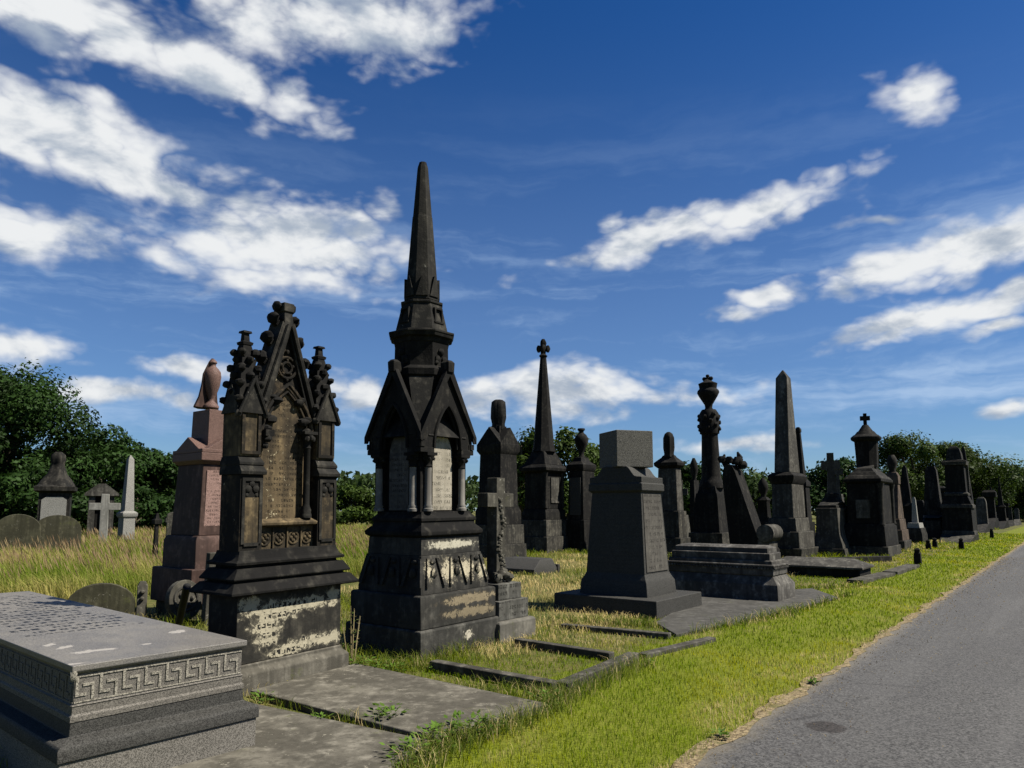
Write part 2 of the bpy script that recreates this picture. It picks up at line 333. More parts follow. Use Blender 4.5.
def lid_mat():
    mt, t, b = new_mat('lettered_lid_granite')
    tc = t.new('ShaderNodeTexCoord'); Q = tc.outputs['Object']; x, y, z = t.sep(Q)
    n1 = t.noise(Q, 2.2, 7, .62, .4); n2 = t.noise(Q, 130, 2, .6)
    col = t.mix(t.step(n1, .35, .65), (.125, .12, .115), (.20, .185, .16))
    col = t.mix(t.step(n2, .3, .7), t.mix(.45, col, (.03, .03, .03)), t.mix(.3, col, (.36, .34, .3)))
    yy = t.m('ADD', y, hy)
    zone = t.m('MULTIPLY', t.m('GREATER_THAN', yy, 1.36), t.m('LESS_THAN', yy, 4.2))
    up = t.m('GREATER_THAN', t.sep(tc.outputs['Normal'])[2], .7)
    ink = t.m('MULTIPLY', t.m('MULTIPLY', letters(t, x, y, .15, .07, .47, .12), zone), up)
    col = t.mix(t.m('MULTIPLY', ink, .97), col, (.012, .012, .013))
    best = None
    for (cx, cy, rx, ry, an) in [lidpt(*a)+b_ for a, b_ in (((50, 645), (.07, .035, .9)), ((66, 647), (.075, .035, .7)), ((84, 652), (.08, .045, .2)), ((102, 650), (.10, .035, -.1)), ((74, 664), (.07, .022, -.1)), ((178, 631.5), (.08, .05, .7)), ((147, 644), (.035, .02, 0)), ((68, 602), (.09, .12, .4)))]:
        dx = t.m('SUBTRACT', x, cx); dy = t.m('SUBTRACT', y, cy); c_, s_ = math.cos(an), math.sin(an)
        u = t.m('DIVIDE', t.m('ADD', t.m('MULTIPLY', dx, c_), t.m('MULTIPLY', dy, s_)), rx); v = t.m('DIVIDE', t.m('SUBTRACT', t.m('MULTIPLY', dy, c_), t.m('MULTIPLY', dx, s_)), ry)
        e = t.m('SUBTRACT', 1, t.m('SQRT', t.m('ADD', t.m('MULTIPLY', u, u), t.m('MULTIPLY', v, v)))); best = e if best is None else t.m('MAXIMUM', best, e)
    sp = t.m('MULTIPLY', t.step(t.m('ADD', t.m('MULTIPLY', t.m('MAXIMUM', best, -.8), .35), t.noise(Q, 24, 6, .7)), .5, .56), up)
    col = t.mix(t.m('MULTIPLY', sp, .8), col, (.36, .34, .31))
    finish(t, b, col, t.mix(sp, (.42,)*3, (.9,)*3), t.m('SUBTRACT', n2, t.m('MULTIPLY', ink, .8)), .2, .006)
    return mt
M['lid'] = lid_mat()
m.part('lid', lid, 'lid', .006)
def fret(L, h, t_):
    """one continuous key band along +x from 0..L, as raised strips; returns list of rects (x0,x1,z0,z1)"""
    R = [(0, L, 0, t_*.5), (0, L, h-t_*.5, h)]
    n = max(2, round(L/.125)); w = L/n
    for k in range(n):
        x = k*w+.03*w
        R += [(x, x+t_, h*.24, h-t_*.5), (x+t_, x+.46*w, h*.24, h*.24+t_), (x+.66*w, x+.66*w+t_, t_*.5, h*.70), (x+.30*w, x+.66*w, h*.70-t_, h*.70)]
    return R
fr = MB(); z0 = .512; hh = .148
for (x0, x1, a, b_) in fret(2*(hx-i0)-.03, hh, .015):
    fr.box(-hx+i0+.015+x0, -hx+i0+.015+x1, -hy+i0+.006, -hy+i0+.02, z0+a, z0+b_)
m.part('greek_key', fr, 'fret')
fr = MB()
for (x0, x1, a, b_) in fret(2*(hy-i0)-.03, hh, .015):
    fr.box(-hx+i0+.007, -hx+i0+.02, hy-i0-.015-x1, hy-i0-.015-x0, z0+a, z0+b_)
m.part('greek_key', fr, 'chest')  # same band in darker stone: shade of the left side painted in
m.part('chipped_corner', MB().ball((-hx+i0+.004, -hy+i0+.004, .672), .02, 7, 6, .3, (1, 1, 2)), 'fret')

# ---- gothic headstone with three pinnacles
m = Mon('gothic_headstone', 'brown and black Gothic headstone with a crocketed gable between two pinnacles on a flaking plinth', 'gravestone', 195, 349, 698, pc=232, a=36, lean=(0, -.8))
hx, hy = m.hx, m.hy
def sl(z, x, y): return (z, -x, x, -y, y)
m.part('base_step', MB().loft([sl(-.06, hx, hy), sl(.17, hx, hy), sl(.19, hx-.02, hy-.02), sl(.215, hx-.05, hy-.05), sl(.25, hx-.055, hy-.05)]), 'paving', .012)
m.part('plinth', MB().loft([sl(.25, .585, .225), sl(.86, .585, .225)]), 'aplinth', .008)
m.part('cornice', MB().loft([sl(.845, .595, .235), sl(.858, .60, .24), sl(.86, .70, .325), sl(.868, .715, .34), sl(.888, .715, .34), sl(.962, .655, .275), sl(.965, .60, .235), sl(.984, .60, .235), sl(.987, .655, .275), sl(1.0, .66, .28), sl(1.085, .60, .235), sl(1.088, .55, .19), sl(1.112, .55, .19), sl(1.115, .61, .235), sl(1.14, .615, .24), sl(1.16, .58, .205), sl(1.215, .555, .185), sl(1.24, .55, .18)]), 'soot', .004)
BT, FR = .15, -.15
slab = MB()
slab.box(-.53, .53, -.03, BT, 1.2, 2.56)
m.part('back_slab', slab, 'brownblack', .008)
# lower panel band
m.part('panel_band', MB().box(-.33, .33, -.10, -.02, 1.235, 1.445), 'brown', .004)
q = MB()
for k in range(4):
    cx = -.24+.16*k; cz = 1.335
    for r_ in (.058,):
        q.tube([(cx+r_*math.cos(a), -.102, cz+r_*math.sin(a)) for a in [2*math.pi*j/14 for j in range(15)]], .011, 6)
    for a in range(4): q.ball((cx+.028*math.cos(a*math.pi/2), -.104, cz+.028*math.sin(a*math.pi/2)), .02, 7, 5)
    q.box(cx-.081, cx-.068, -.118, -.09, 1.245, 1.435)
q.box(.236+.0, .25, -.118, -.09, 1.245, 1.435) if False else None
m.part('quatrefoil', q, 'brown')
m.part('ledge', MB().loft([(1.445, -.335, .335, -.13, 0), (1.46, -.335, .335, -.165, 0), (1.485, -.335, .335, -.17, 0), (1.52, -.335, .335, -.11, 0)]), 'brown', .004)
m.part('inscription_panel', MB().prism([(-.30, 1.50), (.30, 1.50), (.30, 2.35)]+[(.26, 2.5), (.15, 2.68), (0, 2.82), (-.15, 2.68), (-.26, 2.5)]+[(-.30, 2.35)], -.05, -.02), 'brownpanel')
for sgn in (-1, 1):
    cx = .435*sgn
    b_ = m.part('buttress', MB().loft([(1.235, cx-.12, cx+.12, FR-.02, BT-.01), (1.93, cx-.12, cx+.12, FR-.02, BT-.01)]), 'brownblack', .006)
    fz = MB()
    for (x0, x1, za, zb) in ((-.105, -.075, 1.30, 1.90), (.075, .105, 1.30, 1.90), (-.075, .075, 1.87, 1.90), (-.075, .075, 1.28, 1.31)): fz.box(cx+x0, cx+x1, FR-.034, FR-.012, za, zb)
    for (dx, dz, r_) in ((-.04, 1.80, .036), (.04, 1.80, .036), (0, 1.845, .03), (-.05, 1.745, .018), (.05, 1.745, .018)): fz.ball((cx+dx, FR-.022, dz), r_, 7, 5, .1, (1, .6, 1))
    m.part('tracery', fz, 'soot2', 0, 40, b_)
    m.part('recessed_panel', MB().box(cx-.075, cx+.075, FR-.024, FR-.015, 1.31, 1.72), 'brown', 0, 40, b_)
    m.part('weathering', MB().loft([(1.93, cx-.135, cx+.135, FR-.05, BT), (1.96, cx-.135, cx+.135, FR-.055, BT), (2.015, cx-.125, cx+.125, FR-.005, BT), (2.02, cx-.13, cx+.13, FR-.015, BT), (2.045, cx-.13, cx+.13, FR-.015, BT), (2.10, cx-.115, cx+.115, FR+.035, BT)]), 'soot2', .004, 40, b_)
    m.part('upper_stage', MB().loft([(2.10, cx-.11, cx+.11, FR+.02, BT), (2.52, cx-.11, cx+.11, FR+.02, BT)]), 'brown', .005, 40, b_)
    fz = MB()
    for (x0, x1, za, zb) in ((-.10, -.068, 2.12, 2.52), (.068, .10, 2.12, 2.52), (-.068, .068, 2.12, 2.15)): fz.box(cx+x0, cx+x1, FR+.004, FR+.025, za, zb)
    m.part('panel_frame', fz, 'brownblack', 0, 40, b_)
    p = MB(); p.loft([(2.50, cx-.125, cx+.125, -.12, .13), (2.62, cx-.125, cx+.125, -.12, .13), (3.12, cx-.052, cx+.052, -.045, .055), (3.17, cx-.04, cx+.04, -.035, .045)])
    pin = m.part('pinnacle', p, 'soot', .004)
    g = MB()
    g.prism([(cx-.135, 2.50), (cx+.135, 2.50), (cx, 2.80)], FR-.01, -.03)
    for sx in (-1, 1):
        g.tube([(cx+sx*.145, FR-.015, 2.49), (cx, FR-.015, 2.82)], .018, 6); g.ball((cx+sx*.14, FR+.01, 2.49), .036, 7, 5, .15)
    for sy in (-1, 1):
        x_ = cx+.135*sy
        g.prismx([(-.14, 2.50), (.15, 2.50), (.0, 2.78)], min(x_, x_-.03*sy), max(x_, x_-.03*sy))
    m.part('gablet', g, 'soot2', 0, 40, pin)
    for k in range(7):
        z_ = 2.63+.076*k; h_ = .12-.065*(z_-2.62)/.5
        for (ax, ay) in ((-1, -1), (1, -1), (1, 1), (-1, 1)) if k % 2 == 0 else ((0, -1.1), (1.1, 0), (0, 1.1), (-1.1, 0)):
            kx, ky = cx+ax*(h_+.008), ay*(h_+.008)+.005; rr_ = random.uniform(.033, .043)
            m.part('crocket', MB().tube([(cx+ax*h_*.5, ay*h_*.5+.005, z_-.045), (kx, ky, z_-.012)], [.03, .024], 5).ball((kx, ky, z_), rr_, 7, 6, .25, (1.05, 1.05, .95)), 'soot', 0, 40, pin)
    m.part('finial', MB().loft([(3.16, cx-.05, cx+.05, -.045, .055), (3.185, cx-.055, cx+.055, -.05, .06), (3.20, cx-.03, cx+.03, -.025, .035), (3.27, cx-.026, cx+.026, -.02, .03), (3.275, cx-.045, cx+.045, -.04, .05), (3.295, cx-.04, cx+.04, -.035, .045)]), 'soot', 0, 40, pin)
# central gable
AP = 3.36
gb = MB(); gb.prism([(-.32, 2.54), (.32, 2.54), (.045, 3.40), (-.045, 3.40)], -.035, .13)
gable = m.part('gable', gb, 'brownblack', .006)
rk = MB()
for sx in (-1, 1):
    for (o_, y_, r_) in ((.0, -.10, .026), (-.055, -.075, .016), (.04, -.055, .03)):
        rk.tube([(sx*(.335+o_), y_, 2.47), (sx*(.02+o_*.6), y_, 3.42)], r_, 6)
    rk.prism([(sx*.40, 2.42), (sx*.335, 2.42), (sx*.03, 3.42), (sx*.07, 3.46)] if sx < 0 else [(sx*.335, 2.42), (sx*.40, 2.42), (sx*.07, 3.46), (sx*.03, 3.42)], -.07, .14)
m.part('raking_moulding', rk, 'soot2', 0, 40, gable)
m.part('apex_stub', MB().loft([(3.34, -.06, .06, -.085, .11), (3.56, -.048, .048, -.06, .09), (3.565, -.062, .062, -.075, .105), (3.655, -.06, .06, -.07, .10)]), 'soot2', .008, 40, gable)
for sx in (-1, 1):
    for k in range(5):
        t_ = (k+.75)/5.0; x_ = sx*(.40-.33*t_+.03); z_ = 2.45+1.02*t_+.06
        m.part('crocket', MB().tube([(x_-sx*.06, .03, z_-.03), (x_, .03, z_)], [.055, .04], 6).ball((x_+sx*.005, .02, z_+.015), .055, 8, 7, .22, (.85, 1.5, 1.15)), 'soot', 0, 40, gable)
    m.part('crocket', MB().ball((sx*.085, .02, 3.62), .05, 7, 6, .16, (.8, 1.3, 1.1)), 'soot', 0, 40, gable)
tr = MB(); cu = MB()
for (hw, zt, y_, r_) in ((.29, 2.83, -.085, .022), (.245, 2.76, -.07, .014)):
    pts = [(-hw*math.cos(t_*math.pi/2)**.85 if t_ < 1 else 0, y_, 2.34+(zt-2.34)*t_**.95) for t_ in [j/8 for j in range(9)]]
    pts += [(-x, y, z) for x, y, z in pts[-2::-1]]
    tr.tube(pts, r_, 6)
for (cx, cz, r_) in ((-.19, 2.47, .055), (.19, 2.47, .055), (-.235, 2.50, .04), (.235, 2.5, .04), (-.13, 2.66, .05), (.13, 2.66, .05), (-.165, 2.69, .035), (.165, 2.69, .035), (-.24, 2.38, .045), (.24, 2.38, .045)):
    cu.ball((cx, -.085, cz), r_*1.05, 8, 6, .25, (1.2, .7, .75))
for k in range(2):
    r_ = (.105, .055)[k]; tr.tube([(r_*math.cos(a), -.055, 3.0+r_*math.sin(a)) for a in [2*math.pi*j/16 for j in range(17)]], (.014, .012)[k], 6)
for j in range(5): tr.ball((.075*math.cos(j*1.2566+1.57), -.05, 3.0+.075*math.sin(j*1.2566+1.57)), .02, 6, 5)
tr.ball((0, -.05, 3.16), .025, 6, 5); tr.ball((0, -.05, 2.88), .022, 6, 5)
m.part('tracery', tr, 'brownblack', 0, 40, gable); m.part('leaf_carving', cu, 'soot', 0, 40, gable)
col_ = m.part('column', MB().lathe([(.058, 1.52), (.058, 1.55), (.05, 1.57), (.052, 1.60), (.036, 1.64), (.034, 1.66), (.033, 2.20), (.04, 2.21), (.034, 2.23), (.04, 2.26), (.062, 2.33), (.065, 2.345)], .215, -.115, 14), 'soot2')
m.part('capital', MB().box(.135, .295, -.18, -.035, 2.345, 2.375).ball((.18, -.16, 2.30), .03, 6, 5, .2).ball((.25, -.16, 2.30), .03, 6, 5, .2).ball((.215, -.175, 2.31), .03, 6, 5, .2), 'soot2', 0, 40, col_)
m.part('corbel', MB().box(-.295, -.2, -.16, -.035, 2.30, 2.36).ball((-.25, -.12, 2.28), .045, 7, 5, .2).ball((-.265, -.11, 2.21), .035, 7, 5, .2), 'soot', 0)

# ---- spired monument
m = Mon('spired_monument', 'tallest black monument, gabled faces with pale inscription panels under a long spire', 'monument', 345, 500, 660, pc=420.5, a=38, lean=(0, -.6))
hx, hy = m.hx, m.hy
def si(z, i): return (z, -hx+i, hx-i, -hy+i, hy-i)
m.part('lowest_step', MB().loft([si(-.06, 0), si(.285, 0), si(.30, .015)]), 'blow', .01)
m.part('middle_step', MB().loft([si(.30, .035), si(.645, .035), si(.665, .05)]), 'bstep', .014)
fz = m.part('frieze', MB().loft([si(.665, .10), si(.72, .10), si(1.09, .165)]), 'bfrieze', .006)
vv = MB()
for f_, (L, D) in enumerate(((hx, hy), (hy, hx), (hx, hy), (hy, hx))):
    R_ = Matrix.Rotation(-math.pi/2*f_, 4, 'Z'); s0 = len(vv.v)
    for k in range(3):
        cx = (-.36, .04, .42)[k]*L/.7
        for sx in (-1, 1):
            vv.rings([[(cx+sx*.14-.02, -D+.075, .75), (cx+sx*.14+.02, -D+.075, .75), (cx+sx*.14+.02, -D+.11, .75), (cx+sx*.14-.02, -D+.11, .75)], [(cx+sx*.075-.02, -D+.14, 1.06), (cx+sx*.075+.02, -D+.14, 1.06), (cx+sx*.075+.02, -D+.18, 1.06), (cx+sx*.075-.02, -D+.18, 1.06)]])
        vv.ball((cx, -D+.115, .90), .05, 7, 6, .2, (1, .5, 1.2)); vv.ball((cx, -D+.14, 1.02), .035, 7, 6, .2, (1.2, .5, .8))
    vv.xf(R_, s0)
m.part('carved_bracket', vv, 'bfrieze', 0, 40, fz)
m.part('band', MB().loft([si(1.09, .175), si(1.29, .185)]), 'bband', .006)
m.part('plinth_moulding', MB().loft([si(1.29, .19), si(1.315, .15), si(1.35, .145), si(1.365, .15), si(1.43, .215), si(1.47, .22), si(1.475, .205), si(1.51, .205), si(1.56, .25), si(1.585, .255)]), 'soot', .006)
core = .335
m.part('core', MB().box(-core, core, -core, core, 1.58, 2.70), 'soot', .006)
arch = [(-.165, 1.60), (.165, 1.60), (.165, 2.25)]+[(.165*math.cos(t_*math.pi/2)**.8 if t_ < 1 else 0, 2.25+.32*t_**.95) for t_ in [j/6 for j in range(1, 7)]]
arch += [(-x, z) for x, z in arch[-2:1:-1]]
for f_ in range(4):
    R_ = Matrix.Rotation(-math.pi/2*f_, 4, 'Z')
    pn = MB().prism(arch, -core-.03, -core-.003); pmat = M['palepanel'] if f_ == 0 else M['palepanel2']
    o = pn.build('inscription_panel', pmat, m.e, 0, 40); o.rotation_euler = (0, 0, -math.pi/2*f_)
    for sx in (-1, 1):
        cm = MB().lathe([(.062, 1.59), (.062, 1.62), (.05, 1.63), (.054, 1.65), (.043, 1.67), (.041, 2.10), (.046, 2.105)], sx*.29, -.412, 14)
        o = cm.build('column', M['shaft'], m.e, 0, 40); o.rotation_euler = (0, 0, -math.pi/2*f_)
        cp = MB().lathe([(.046, 2.10), (.052, 2.11), (.042, 2.125), (.045, 2.15), (.075, 2.22), (.08, 2.235)], sx*.29, -.412, 12)
        for j in range(6): cp.ball((sx*.29+.065*math.cos(j*1.047), -.412+.065*math.sin(j*1.047), 2.195), .022, 6, 5, .2)
        cp.box(sx*.29-.08, sx*.29+.08, -.485, -.325, 2.235, 2.27)
        cp.build('capital', M['soot'], o, 0, 40)
# corner piers behind the columns, imposts over them
for ax in (-1, 1):
    for ay in (-1, 1):
        x0, x1 = sorted((ax*.25, ax*.39)); y0, y1 = sorted((ay*.25, ay*.39)); m.part('corner_pier', MB().box(x0, x1, y0, y1, 1.585, 2.272), 'soot')
        x0, x1 = sorted((ax*.235, ax*.46)); y0, y1 = sorted((ay*.235, ay*.46)); m.part('impost', MB().loft([(2.27, x0, x1, y0, y1), (2.332, x0, x1, y0, y1)]), 'soot', .005)
# gabled faces with pointed arches
W = .46; zE = 2.47; zA = 3.27
inner = [(.235*math.cos(t_*math.pi/2)**.75 if t_ < 1 else 0, 2.33+.53*t_**.92) for t_ in [j/8 for j in range(9)]]
inner = inner+[(-x, z) for x, z in inner[-2::-1]]
wall = [(-W+.02, 2.33), (-W+.02, zE), (0, zA-.05), (W-.02, zE), (W-.02, 2.33)]
for f_ in range(4):
    g = MB()
    # wall with arch: split left and right halves so each polygon stays simple
    half_in = [(x, z) for x, z in inner if x >= -1e-6]
    rightp = [(W-.02, 2.33), (W-.02, zE), (0, zA-.05)]+half_in[::-1]
    g.prism(rightp, -.45, -.355); g.prism([(-x, z) for x, z in rightp[::-1]], -.45, -.355)
    o = g.build('gable', M['soot'], m.e, 0, 40); o.rotation_euler = (0, 0, -math.pi/2*f_)
    r_ = MB()
    r_.tube([(x, -.455, z) for x, z in inner], .022, 6)
    r_.tube([(x*.86, -.42, 2.33+(z-2.33)*.94) for x, z in inner], .018, 6)
    for sx in (-1, 1):
        pl = [(sx*(W+.025), zE-.06), (sx*(W+.025), zE+.02), (sx*.02, zA+.07), (0, zA+.07), (0, zA-.06)]
        r_.prism(pl if sx > 0 else pl[::-1], -.49, -.43)
        r_.box(min(sx*(W-.06), sx*(W+.0)), max(sx*(W-.06), sx*(W+.0)), -.47, -.38, 2.335, 2.40)
    r_.build('arch_moulding', M['soot'], o, 0, 40)
    MB().loft([(zA-.02, -.05, .05, -.51, -.38), (zA+.10, -.055, .055, -.515, -.375), (zA+.13, -.03, .03, -.49, -.40)]).build('gable_stub', M['soot'], o, .006, 40)
rf = MB(); rp = [(-W, zE), (W, zE), (0, zA)]
rf.prism(rp, -.325, .325); rf.xf(Matrix.Rotation(math.pi/2, 4, 'Z'), 0); s0 = len(rf.v); rf.prism([(x*.995, z) for x, z in rp], -.325, .325)
m.part('roof', rf, 'soot')
for ax in (-1, 1):
    for ay in (-1, 1):
        a_ = [(ax*.47, ay*.40, 2.42), (ax*.40, ay*.47, 2.42), (ax*.15, ay*.36, 3.20), (ax*.36, ay*.15, 3.20)]; b_ = [(ax*.2, ay*.2, 2.42), (ax*.2, ay*.2, 2.42), (ax*.02, ay*.02, 3.2), (ax*.02, ay*.02, 3.2)]
        vs = a_+[(ax*.2, ay*.2, 2.42), (0, 0, 3.2)]
        m.part('broach', MB().add(vs, [(0, 1, 2, 3), (0, 4, 1), (3, 2, 5), (0, 3, 5, 4), (1, 4, 5, 2)]), 'soot2')
tu = m.part('turret', MB().ngon([(3.05, .33), (3.2, .35), (3.22, .375), (3.30, .38), (3.33, .345), (3.34, .33), (3.63, .325), (3.66, .335)], 8), 'soot', .006)
for f_ in range(4):
    ni = MB(); s0 = 0
    for (dx, dz, r_) in ((-.06, 3.43, .045), (.06, 3.43, .045), (0, 3.52, .05), (-.075, 3.385, .03), (.075, 3.385, .03)): ni.ball((dx, -.335, dz), r_, 7, 5, .2, (1, .7, 1))
    ni.xf(Matrix.Rotation(-math.pi/2*f_, 4, 'Z'), s0); m.part('turret_carving', ni, 'soot', 0, 40, tu)
m.part('cornice', MB().ngon([(3.64, .335), (3.69, .345), (3.705, .38), (3.745, .392), (3.75, .40), (3.775, .40), (3.79, .335), (3.80, .325)], 8), 'soot', .005)
sg = m.part('sloped_stage', MB().ngon([(3.80, .318), (3.83, .312), (4.14, .243), (4.145, .258), (4.175, .258), (4.19, .21)], 8), 'soot2', .005)
for f_ in range(4):
    lu = MB(); s0 = 0; lu.box(-.07, -.05, -.30, -.24, 3.90, 4.06); lu.box(.05, .07, -.30, -.24, 3.90, 4.06); lu.box(-.07, .07, -.295, -.24, 4.06, 4.08); lu.box(-.08, .08, -.312, -.24, 3.885, 3.905)
    lu.xf(Matrix.Rotation(-math.pi/2*f_, 4, 'Z'), s0); m.part('lucarne', lu, 'soot', 0, 40, sg)
sp = m.part('spire', MB().ngon([(4.2, .21), (4.30, .20), (5.30, .125), (5.305, .12), (5.96, .068), (6.0, .06)], 8), 'soot2', .005)
for f_ in range(8): m.part('spire_gablet', MB().prism([(-.075, 4.24), (.075, 4.24), (0, 4.50)], -.222, -.175).xf(Matrix.Rotation(-math.pi/4*f_, 4, 'Z')), 'soot2', 0, 40, sp)
m.part('spire_tip', MB().ngon([(5.98, .062), (6.05, .045)], 8), 'soot', .004, 40, sp)

for ch in m.e.children:   # the upper stages stand a little off the centre of the steps
    if ch.name.split('.')[0] not in ('lowest_step', 'middle_step', 'frieze', 'band', 'plinth_moulding'):
        ch.location.x -= .032; ch.location.y += .04

# ---- cross with carved flowers
m = Mon('flower_cross', 'stone cross carved with a trail of flowers on stepped lettered blocks, beside the spired monument', 'cross', center=(-.21, 9.4), hx=.365, hy=.365)
m.part('base_block', MB().loft([sl(-.05, .37, .37), sl(.215, .37, .37), sl(.24, .345, .345)]), 'concrete', .012)
m.part('lettered_block', MB().box(-.30, .30, -.30, .30, .24, .475), 'blocktext', .008)
m.part('lettered_block', MB().box(-.235, .235, -.235, .235, .475, .675), 'blocktext', .008)
zt = m.z(478)
cr = m.part('cross', MB().prism([(-.085, .675), (.085, .675), (.085, zt-.38), (.27, zt-.38), (.27, zt-.2), (.085, zt-.2), (.085, zt), (-.085, zt), (-.085, zt-.2), (-.27, zt-.2), (-.27, zt-.38), (-.085, zt-.38)], -.085, .085), 'grey', .008)
fl = MB()
for k in range(46):
    t_ = k/45; z_ = .70+t_*(zt-.98); x_ = .04*math.sin(t_*11)+random.uniform(-.03, .03)
    fl.ball((x_, -.09, z_), random.uniform(.022, .04), 6, 5, .25, (1, .8, .9))
for k in range(16): fl.ball((random.uniform(-.16, .16), -.13+random.uniform(-.05, .05), .70+random.uniform(0, .12)), random.uniform(.035, .06), 7, 5, .25)
m.part('carved_flowers', fl, 'grey', 0, 40, cr)

# ---- pink granite monument
m = Mon('pink_monument', 'pink granite monument with a draped urn, standing left of the Gothic headstone', 'monument', 149, 253, 620, pc=189)
m.tier('lowest_step', 'mossy', [(0, 92), (606, 92)])
m.tier('middle_step', 'pinkstain', [(606, 104), (570, 103)])
m.tier('upper_step', 'pinkstain', [(570, 84), (541, 83), (536, 76)])
m.tier('die', 'pinkstain', [(536, 70), (464, 61)])
hx1, hy1 = m.half(66, 1.3); zb, zt_ = m.z(531, hx1, hy1), m.z(470, *m.half(61, 2.2)); hx2, hy2 = m.half(61, 2.2)
m.part('inscription_panel', MB().rings([[(-hx1*.8, -hy1-.012, zb), (hx1*.8, -hy1-.012, zb), (hx1*.8, -hy1+.06, zb), (-hx1*.8, -hy1+.06, zb)], [(-hx2*.8, -hy2-.02, zt_), (hx2*.8, -hy2-.02, zt_), (hx2*.8, -hy2+.06, zt_), (-hx2*.8, -hy2+.06, zt_)]]), 'pinkpanel', .004)
z0_, z1_ = m.z(464, *m.half(61, 2.2)), m.z(452, *m.half(72, 2.4)); H = m.half(73, 2.4); Ht = m.z(437, *m.half(60, 2.5))
cp = MB().loft([(z0_, -hx2, hx2, -hy2, hy2), (z0_+.06, -H[0], H[0], -H[1], H[1]), (z1_, -H[0], H[0], -H[1], H[1])])
cp.prismx([(-H[1], z1_), (H[1], z1_), (H[1], z1_+.06), (H[1]*.8, z1_+.05), (0, Ht+.02), (-H[1]*.8, z1_+.05), (-H[1], z1_+.06)], -H[0]+.003, H[0]-.003)
cp.prism([(-H[0], z1_+.001), (H[0], z1_+.001), (H[0], z1_+.06), (H[0]*.8, z1_+.05), (0, Ht), (-H[0]*.8, z1_+.05), (-H[0], z1_+.06)], -H[1]+.005, H[1]-.005)
m.part('pediment', cp, 'pink', .01)
q_ = m.half(36, 2.7); zq = m.z(409, *q_)
m.part('upper_block', MB().loft([(Ht-.25, -q_[0]*1.05, q_[0]*1.05, -q_[1]*1.05, q_[1]*1.05), (zq, -q_[0], q_[0], -q_[1], q_[1])]), 'pink', .008)
u = m.urn('urn', 'pink', [(408, 15), (406, 15), (404, 11), (401, 5.5), (399, 5.5), (395, 9), (386, 15), (377, 17), (372, 15.5), (369, 11), (366.5, 6), (364.5, 5.5), (363, 8), (361.5, 7), (359.5, 3)])
dr = MB(); zz = [m.z(p) for p in (408, 398, 386, 375, 367, 362, 358.5)]; rr = [m.r(w) for w in (33, 25, 20.5, 18.5, 12, 8, 3)]
R = []
for z_, r_ in zip(zz, rr):
    R.append([(r_*math.cos(a)*(1+.07*math.sin(a*9)), r_*math.sin(a)*(1+.07*math.sin(a*9+z_*3)), z_) for a in [rad(30)+rad(150)*j/18 for j in range(19)]]+[(.25*r_*math.cos(rad(105)), .25*r_*math.sin(rad(105)), z_)])
m.part('drape', dr.rings(R), 'pinkstain', 0, 50, u)

# ---- pieces leaning in front of the pink monument
g_ = G(184, 622)
m = Mon('carved_disc', 'round carved stone fragment leaning on the steps of the pink monument', 'stone fragment', center=(g_[0]-.02, g_[1]+.05), hx=.2, hy=.08, lean=(-9, 0))
dk = MB(); n_ = 24; dk.prism([(.25*math.cos(2*math.pi*j/n_), .30+.29*math.sin(2*math.pi*j/n_)) for j in range(n_)], -.07, .07)
d_ = m.part('disc', dk, 'grey', .015)
kk = MB(); kk.tube([(.17*math.cos(a), -.075, .32+.17*math.sin(a)) for a in [2*math.pi*j/18 for j in range(19)]], .02, 6)
for j in range(5): kk.ball((.09*math.cos(j*1.257), -.075, .32+.09*math.sin(j*1.257)), .035, 7, 5, .2)
m.part('carving', kk, 'greydark', 0, 40, d_)
g_ = G(206, 628)
m = Mon('plain_slab', 'plain upright grey slab between the pink monument and the Gothic headstone', 'gravestone', center=(g_[0]+.02, g_[1]+.45), hx=.26, hy=.06, lean=(2, 0))
m.part('slab', MB().loft([sl(-.05, .28, .06), sl(1.0, .26, .05)]), 'grey', .012)
p0_, p1_ = G(178, 627), (G(206, 628)[0]-.02, G(206, 628)[1]-.6, .62)
po = MB().tube([p0_, tuple((a+b)/2 for a, b in zip(p0_, p1_)), p1_], [.045, .05, .05], 10)
po.build('fallen_post', M['iron'], None, 0, 40); tag(bpy.data.objects['fallen_post'], 'dark round post leaning against the left side of the Gothic headstone', 'post')

# ---- low arched headstone beyond the chest tomb
P_ = G(62, 622); Q_ = G(118, 622)
m = Mon('low_headstone', 'low arch-topped mossy headstone half sunk in grass just beyond the chest tomb', 'gravestone', center=((P_[0]+Q_[0])/2, (P_[1]+Q_[1])/2+.25), hx=.45, hy=.06, a=62)
w_ = (Q_[0]-P_[0])/2/math.sin(rad(62)); m.hx = w_; zh = m.z(606); zp = m.z(583)
m.part('stone', MB().prism([(-w_, -.05), (w_, -.05)]+[(w_*math.cos(t_), zh+(zp-zh)*math.sin(t_)) for t_ in [math.pi*j/12 for j in range(13)]], -.06, .06), 'mossy', .012)
m.part('side_post', MB().loft([(-.05, w_+.01, w_+.15, -.08, .1), (zp-.06, w_+.01, w_+.15, -.08, .1), (zp, w_+.04, w_+.12, -.04, .06)]).ball((w_+.08, -.09, zp-.15), .035, 7, 5, .2).ball((w_+.08, -.09, zp-.25), .035, 7, 5, .2), 'grey', .01)

